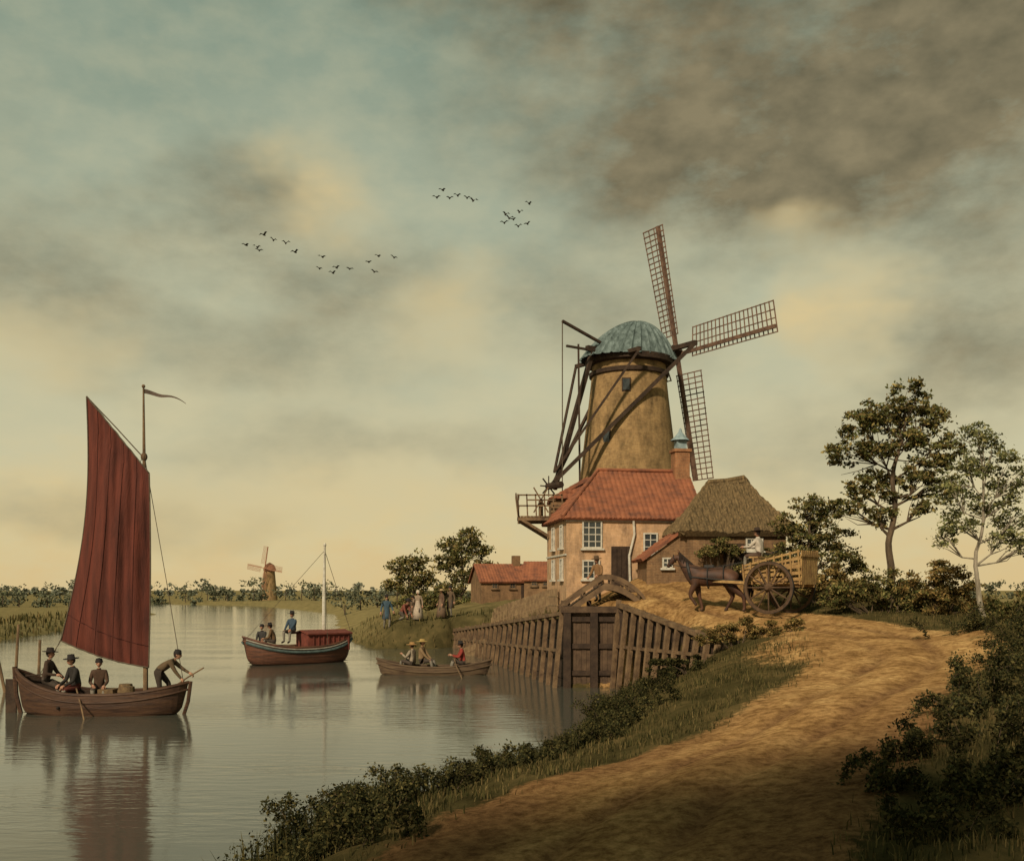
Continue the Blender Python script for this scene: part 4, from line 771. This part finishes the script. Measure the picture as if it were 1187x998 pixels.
# ------------------------------------------------------------ horse
def horse(loc,rz,sc):
    e=empty('horse',loc,rz); e.scale=(sc,)*3
    V=[(0,0,1.12),(.38,0,1.15),(.62,0,1.2),(.82,0,1.42),(.99,0,1.64),(1.12,0,1.82),(1.26,0,1.73),(1.39,0,1.56),(1.47,0,1.45),(-.38,0,1.17),(-.66,0,1.25),(-.84,0,1.16)]
    R_=[.335,.335,.28,.215,.15,.115,.115,.08,.068,.32,.30,.18]; E=[(0,1),(1,2),(2,3),(3,4),(4,5),(5,6),(6,7),(7,8),(0,9),(9,10),(10,11)]
    def leg(root,pts,rr):
        i=len(V)
        for p in pts: V.append(p)
        for q in rr: R_.append(q)
        E.append((root,i)); 
        for k in range(len(pts)-1): E.append((i+k,i+k+1))
    leg(2,[(.58,.14,.88),(.72,.16,.56),(.55,.16,.3),(.50,.16,.22)],[.125,.068,.046,.055])
    leg(2,[(.52,-.14,.86),(.46,-.16,.5),(.36,-.16,.15),(.41,-.16,.045)],[.125,.066,.046,.06])
    leg(10,[(-.56,.15,.86),(-.98,.16,.52),(-1.0,.16,.15),(-.95,.16,.045)],[.17,.072,.048,.06])
    leg(10,[(-.48,-.15,.86),(-.62,-.16,.52),(-.42,-.16,.15),(-.36,-.16,.045)],[.17,.072,.048,.06])
    ob=skinmesh('body',V,E,R_); ob.parent=e
    m1=pm('bay_coat',(.17,.075,.035),(.035,.019,.013),1.3,rough=.6,bump=.15,c3=(.085,.038,.02)); ob.data.materials.append(m1); ob.data.materials.append(DWOOD)
    pc=np.array([p.center[:] for p in ob.data.polygons]); ob.data.polygons.foreach_set('material_index',((pc[:,2]<.1)).astype(np.int32))
    mb=MB(); r=RS(3)
    for s in (1,-1): tube(mb,[(1.08,.05*s,1.89),(1.10,.065*s,1.97),(1.13,.06*s,2.04)],[.035,.028,.005],6,0); ball(mb,(1.25,.095*s,1.77),(.02,.015,.02),1,seg=6); ball(mb,(1.49,.038*s,1.45),(.012,.01,.012),1,seg=6)
    mb.obj('ears_and_eyes',[m1,EYE],True,parent=e)
    mb=MB()
    for i in range(80):
        t=r.rand(); p=np.array([.6,0,1.5])*(1-t)+np.array([1.1,0,1.95])*t+np.array([0,0,.02]); s=.13+.04*r.rand(); tube(mb,[p,p+np.array([-.03,s*.8,-.06]),p+np.array([-.02,s,-.26])],[.018,.014,.004],4,0)
    for i in range(60):
        o=r.normal(size=3)*.03; tube(mb,[np.array([-.95,0,1.25])+o,np.array([-1.08,0,1.1])+o*1.2,np.array([-1.12,0,.75])+o*2,np.array([-1.08,0,.45])+o*2],[.02,.02,.014,.004],4,0)
    mb.obj('mane_and_tail',[HAIR],parent=e)
    mb=MB(); a=np.linspace(0,2*math.pi,21)[:-1]
    cc=np.array([[.72+.10*math.cos(t),.27*math.sin(t),1.28+.35*math.cos(t)] for t in a]); tube(mb,cc,.05,6,0,closed=True)
    for x,ry,rz_,zc in ((.15,.35,.35,1.13),(-.35,.33,.33,1.17)): tube(mb,[(x,ry*math.sin(t),zc+rz_*math.cos(t)) for t in a],.018,5,0,closed=True)
    for x,ry in ((1.23,.12),(1.37,.095)): tube(mb,[(x+.04*math.cos(t),ry*math.sin(t),(1.74 if x<1.3 else 1.58)+ry*1.05*math.cos(t)) for t in a],.012,4,0,closed=True)
    for s in (1,-1): tube(mb,[(1.41,.09*s,1.56),(.9,.21*s,1.47),(.1,.32*s,1.42),(-.9,.35*s,1.6),(-2.0,.3*s,1.95)],.01,4,0); tube(mb,[(.7,.27*s,1.15),(0,.36*s,1.08),(-1.0,.37*s,1.0)],.022,5,0)
    box(mb,(.12,0,1.49),(.3,.3,.08),0); mb.obj('harness',[IRON],parent=e)
    return e
hx,hy=7.6,38.7; horse((hx,hy,g1(hx,hy)+.02),math.radians(162),1.18)
cx,cy=9.75,37.25; cz_=max(g1(cx-.6,cy-.75),g1(cx+.6,cy+.75)); ct=empty('horse_cart',(cx,cy,cz_+.02),math.radians(142))
for s,nm in ((1,'wheel_left'),(-1,'wheel_right')):
    mb=MB(); a=np.linspace(0,2*math.pi,41)[:-1]; y=s*.98; r=.92; pf=[(r,-.05),(r,.05),(r-.1,.05),(r-.1,-.05)]
    Pw=np.array([[(q*math.cos(t),y+o_,r+.0+q*math.sin(t)) for q,o_ in pf+pf[:1]] for t in np.append(a,a[0])]); gridq(mb,Pw,0)
    Pt=np.array([[(q*math.cos(t),y+o_,r+q*math.sin(t)) for q,o_ in ((r+.002,-.052),(r+.015,-.052),(r+.015,.052),(r+.002,.052))] for t in np.append(a,a[0])]); gridq(mb,Pt,1)
    for k in range(12):
        t=k*math.pi/6; d=np.array([math.cos(t),0,math.sin(t)]); tube(mb,[np.array([0,y,r])+d*.12+np.array([0,.04*s,0]),np.array([0,y,r])+d*.84],[.034,.024],6,0)
    tube(mb,[(0,y-.16,r),(0,y-.08,r),(0,y+.08,r),(0,y+.2,r)],[.09,.15,.15,.08],12,0); mb.obj(nm,[pm('wheel_wood',(.13,.075,.04),(.05,.03,.018),4),IRON],parent=ct)
mb=MB(); tube(mb,[(0,-.95,.92),(0,.95,.92)],.05,8,1); z0=1.08; Lx=1.05; Wy=.66
for k in range(9): box(mb,(0,-Wy+.06+k*.15,z0),(2*Lx,.14,.05),0)
for s in (1,-1):
    beam(mb,(-Lx-.05,s*.5,z0-.1),(3.0,s*.40,z0+.12),.08,.1,0)
    for k,(zr,zf) in enumerate(((.14,.1),(.36,.24),(.6,.38),(.86,.52),(1.12,.62))): beam(mb,(-Lx-.05,s*(Wy+.03+zr*.16),z0+zr),(Lx+.05,s*(Wy+.03+zf*.16),z0+zf),.04,.12 if k<3 else .07,0)
    for x in np.linspace(-Lx,Lx,8): hh=.62+(1.12-.62)*(Lx-x)/(2*Lx); beam(mb,(x,s*(Wy+.06),z0-.05),(x,s*(Wy+.22),z0+hh+.06),.055,.05,0)
for x,hh in ((-Lx-.03,1.15),(Lx+.03,.5)):
    for k in range(9): beam(mb,(x,-Wy+.06+k*.15,z0-.05),(x*1.04,(-Wy+.06+k*.15)*1.18,z0+hh),.125,.04,0,up=(1,0,0))
    beam(mb,(x*1.06,-Wy-.2,z0+hh*.85),(x*1.06,Wy+.2,z0+hh*.85),.05,.08,0)
box(mb,(.7,0,2.02),(.35,1.5,.06),0); 
for s in (1,-1): beam(mb,(.7,s*.66,z0),(.7,s*.72,2.0),.06,.06,0)
mb.obj('cart_body',[OWOOD,IRON],parent=ct)
mb=MB(); r=RS(8); 
cs=np.stack([r.uniform(-1.0,.3,2000),r.uniform(-.6,.6,2000),1.15+.45*r.rand(2000)],1); leaves(mb,cs,.09,r,[(.3,.2,.08),(.2,.13,.05),(.12,.08,.03)],asp=.15); mb.obj('hay_load',[LEAF],parent=ct)
figure('cart_driver',(.72,.15,1.36),0,pel=(0,.70),feet=((.45,.13,.12),(.42,-.13,.12)),hands=((.5,.12,.92),(.5,-.12,.92)),lean=.12,coat=(.6,.52,.42),legs=(.1,.06,.04),hat='brim',hatc=(.05,.03,.02),tails=False,parent=ct,sc=1.15)
mb=MB()
for x,y,h,dx in ((-19.6,40,2.4,-.7),(-19.0,41,2.0,.1),(-20.2,41.5,2.6,.2)): tube(mb,[(x,y,-1),(x+dx,y,h)],[.07,.05],6,0)
mb.obj('mooring_stakes',[WOOD])
def flock(xs,zs,seed):
    r=RS(seed); mb=MB()
    for x,z in zip(xs,zs):
        c=np.array([x,80+r.uniform(-2,2),z]); s=.3*r.uniform(.8,1.25); a=r.uniform(-.5,.5); f=r.uniform(.25,.6)
        u=np.array([math.cos(a),math.sin(a)*.6,.15*r.normal()]); v=np.array([-math.sin(a),math.cos(a),0])
        tube(mb,[c-v*.22,c-v*.05,c+v*.12,c+v*.2],[.02,.06,.055,.02],6,0)
        for q in (1,-1):
            m=c+u*s*q*.55+Z*s*f; t=c+u*s*q*1.15+Z*s*f*.45-v*.1
            mb.add([c+v*.09,m+v*.07,t,m-v*.1,c-v*.1],[(0,1,3,4),(1,2,3)],0); mb.add([c+v*.09+Z*-.03,m+v*.07-Z*.03,t,m-v*.1-Z*.03,c-v*.1-Z*.03],[(4,3,1,0),(3,2,1)],0)
    cen=np.concatenate(mb.v).mean(0); mb.obj('flock_of_birds',[pm('bird_feathers',(.08,.072,.06))],loc=cen)
flock([-20.7,-19.8,-19.1,-18.3,-17.5,-20.2,-17.1],[30.8,30.6,31.3,30.8,30.8,31.1,30.6],1)
flock([-15,-14.6,-13.8,-12.9,-11.2,-10.3,-9.2,-14.2,-11],[29,29.6,29.3,29.5,29.6,29.7,29.9,29.1,29.4],2)
flock([-5.9,-5.3,-4.9,-4.2,-3.5,-3.0],[34.7,34.5,34.8,34.4,34.5,34.2],3)
flock([-.5,.1,.6,1.3,-.2,.5,1.2,-.6],[34.0,33.6,33.9,33.4,32.9,32.7,32.6,32.5],4)
# ------------------------------------------------------------ sky
SUN_EL=math.radians(33); sd=np.array([-.36,-.76,0]); sd=sd/np.linalg.norm(sd)*math.cos(SUN_EL); sd[2]=math.sin(SUN_EL)
world=bpy.data.worlds.new('World'); scene.world=world; world.use_nodes=True; nt=world.node_tree; N=nt.nodes; Lk=nt.links
bg_=N['Background']; bg_.inputs[1].default_value=1.0
def mth(op,a,b=None,c=None,clamp=False):
    n=N.new('ShaderNodeMath'); n.operation=op; n.use_clamp=clamp
    for i,q in enumerate((a,b,c)):
        if q is None: continue
        if isinstance(q,(int,float)): n.inputs[i].default_value=q
        else: Lk.new(q,n.inputs[i])
    return n.outputs[0]
def vm(op,a,b=None,out=0):
    n=N.new('ShaderNodeVectorMath'); n.operation=op
    for i,q in enumerate((a,b)):
        if q is None: continue
        if isinstance(q,tuple): n.inputs[i].default_value=q
        else: Lk.new(q,n.inputs[i])
    return n.outputs['Value'] if op=='LENGTH' else n.outputs[0]
tc=N.new('ShaderNodeTexCoord'); D=tc.outputs['Generated']; sx=N.new('ShaderNodeSeparateXYZ'); Lk.new(D,sx.inputs[0])
az=mth('MULTIPLY',mth('ARCTAN2',sx.outputs[0],sx.outputs[1]),57.2958); el=mth('MULTIPLY',mth('ARCSINE',sx.outputs[2]),57.2958)
cb=N.new('ShaderNodeCombineXYZ'); Lk.new(az,cb.inputs[0]); Lk.new(el,cb.inputs[1])
def noise(scale,detail=6,rough=.6,st=(1,1,1),off=(0,0,0)):
    mp=N.new('ShaderNodeMapping'); mp.inputs['Scale'].default_value=st; mp.inputs['Location'].default_value=off; Lk.new(D,mp.inputs[0])
    n=N.new('ShaderNodeTexNoise'); n.inputs['Scale'].default_value=scale; n.inputs['Detail'].default_value=detail; n.inputs['Roughness'].default_value=rough; Lk.new(mp.outputs[0],n.inputs['Vector']); return n
dn=noise(5,4,.6,(1,1,1.6)); off=vm('MULTIPLY',vm('SUBTRACT',dn.outputs['Color'],(.5,.5,.5)),(15,8,0)); P2=vm('ADD',cb.outputs[0],off)
def blobs(lst):
    acc=None
    for a,e,ra,re,s in lst:
        d=vm('LENGTH',vm('MULTIPLY',vm('SUBTRACT',P2,(a,e,0)),(1/ra,1/re,0)))
        mr=N.new('ShaderNodeMapRange'); mr.interpolation_type='SMOOTHSTEP'; mr.inputs[1].default_value=.1; mr.inputs[2].default_value=1.5; mr.inputs[3].default_value=s; mr.inputs[4].default_value=0; Lk.new(d,mr.inputs[0])
        acc=mr.outputs[0] if acc is None else mth('ADD',acc,mr.outputs[0])
    return acc
dark=blobs([(13,26,14,6,.8),(3,30,8,2.6,.6),(12,21,9,3.4,.6),(24,20,5.5,4.5,.65),(23,27.5,8,5,.5),(24,12.5,5.5,4,.55),(-15.5,19.3,5,3.4,.55),(-9,15.5,6,2.6,.45),(-24,15.5,5,3,.45),(-15,11.8,10,2.4,.35),(-23,4.5,8,1.6,.3),(5,15,7,3,.35),(-8,7.5,10,1.6,.25),(17,8.5,8,2,.25),(40,25,18,10,.6),(-45,20,15,8,.5)])
lite=blobs([(-11,20.4,3.0,2.8,.65),(-3.8,14.8,3.4,2.6,.5),(18.3,14.6,2.8,3.2,.75),(17,19.6,3,1.3,.45),(-25.5,12.3,4,2,.4),(-12,5.2,12,1.6,.35),(14,5,12,2,.3)])
nn=noise(9,6,.62,(1,1,2.0),(3,1,2)); n5=noise(22,4,.55,(1,1,1.7),(5,2,7))
def mrange(x,a,b,c,d):
    n=N.new('ShaderNodeMapRange'); n.inputs[1].default_value=a;n.inputs[2].default_value=b;n.inputs[3].default_value=c;n.inputs[4].default_value=d; Lk.new(x,n.inputs[0]); return n.outputs[0]
dm=mth('MULTIPLY',dark,mrange(nn.outputs['Fac'],.3,.65,.5,1.3)); dm=mth('MULTIPLY',dm,mrange(n5.outputs['Fac'],.3,.7,.88,1.1),clamp=True); dm=mth('MINIMUM',dm,.9)
lm=mth('MULTIPLY',lite,mrange(nn.outputs['Fac'],.35,.65,.6,1.3),clamp=True)
ed=mth('ADD',el,mth('MULTIPLY',mth('SUBTRACT',nn.outputs['Fac'],.5),12))
rp=N.new('ShaderNodeValToRGB'); E_=rp.color_ramp.elements; st=[(0,lin(217,191,138)),(.08,lin(215,196,147)),(.22,lin(203,195,157)),(.42,lin(187,187,156)),(.62,lin(163,171,147)),(.82,lin(139,154,135)),(1,lin(115,134,118))]
E_[0].position=0;E_[0].color=st[0][1];E_[1].position=1;E_[1].color=st[-1][1]
for q,c in st[1:-1]: k=E_.new(q); k.color=c
Lk.new(mth('MULTIPLY',ed,1/34),rp.inputs[0])
sky=N.new('ShaderNodeTexSky'); sky.sky_type='NISHITA'; sky.sun_disc=False; sky.sun_elevation=SUN_EL; sky.sun_rotation=math.atan2(sd[0],sd[1])
sk=vm('MULTIPLY',sky.outputs[0],(.09,.09,.09))
def mix(f,a,b):
    n=N.new('ShaderNodeMixRGB')
    if isinstance(f,float): n.inputs[0].default_value=f
    else: Lk.new(f,n.inputs[0])
    for i,q in ((1,a),(2,b)):
        if isinstance(q,tuple): n.inputs[i].default_value=q
        else: Lk.new(q,n.inputs[i])
    return n.outputs[0]
c=mix(.03,rp.outputs[0],sk)
c=mix(mrange(n5.outputs['Fac'],.4,.7,0,.2),c,lin(205,196,158))
dcol=mix(mrange(n5.outputs['Fac'],.3,.7,0,1),lin(100,91,68),lin(136,123,94))
c=mix(dm,c,dcol); c=mix(lm,c,lin(217,196,146))
Lk.new(c,bg_.inputs[0])
sun=bpy.data.lights.new('sun','SUN'); sun.energy=3.6; sun.angle=math.radians(4); sun.color=(1,.84,.63); so=bpy.data.objects.new('sun',sun); scene.collection.objects.link(so); so.rotation_euler=Vector((-sd[0],-sd[1],-sd[2])).to_track_quat('-Z','Y').to_euler()
cam=bpy.data.cameras.new('camera'); co=bpy.data.objects.new('camera',cam); scene.collection.objects.link(co); co.location=(0,0,4); co.rotation_euler=(math.radians(90),0,0); cam.lens=36; cam.sensor_width=36; cam.shift_y=.1555; cam.clip_end=9000; cam.clip_start=.1
scene.camera=co
scene.view_settings.view_transform='Standard'; scene.view_settings.look='None'; scene.view_settings.exposure=0
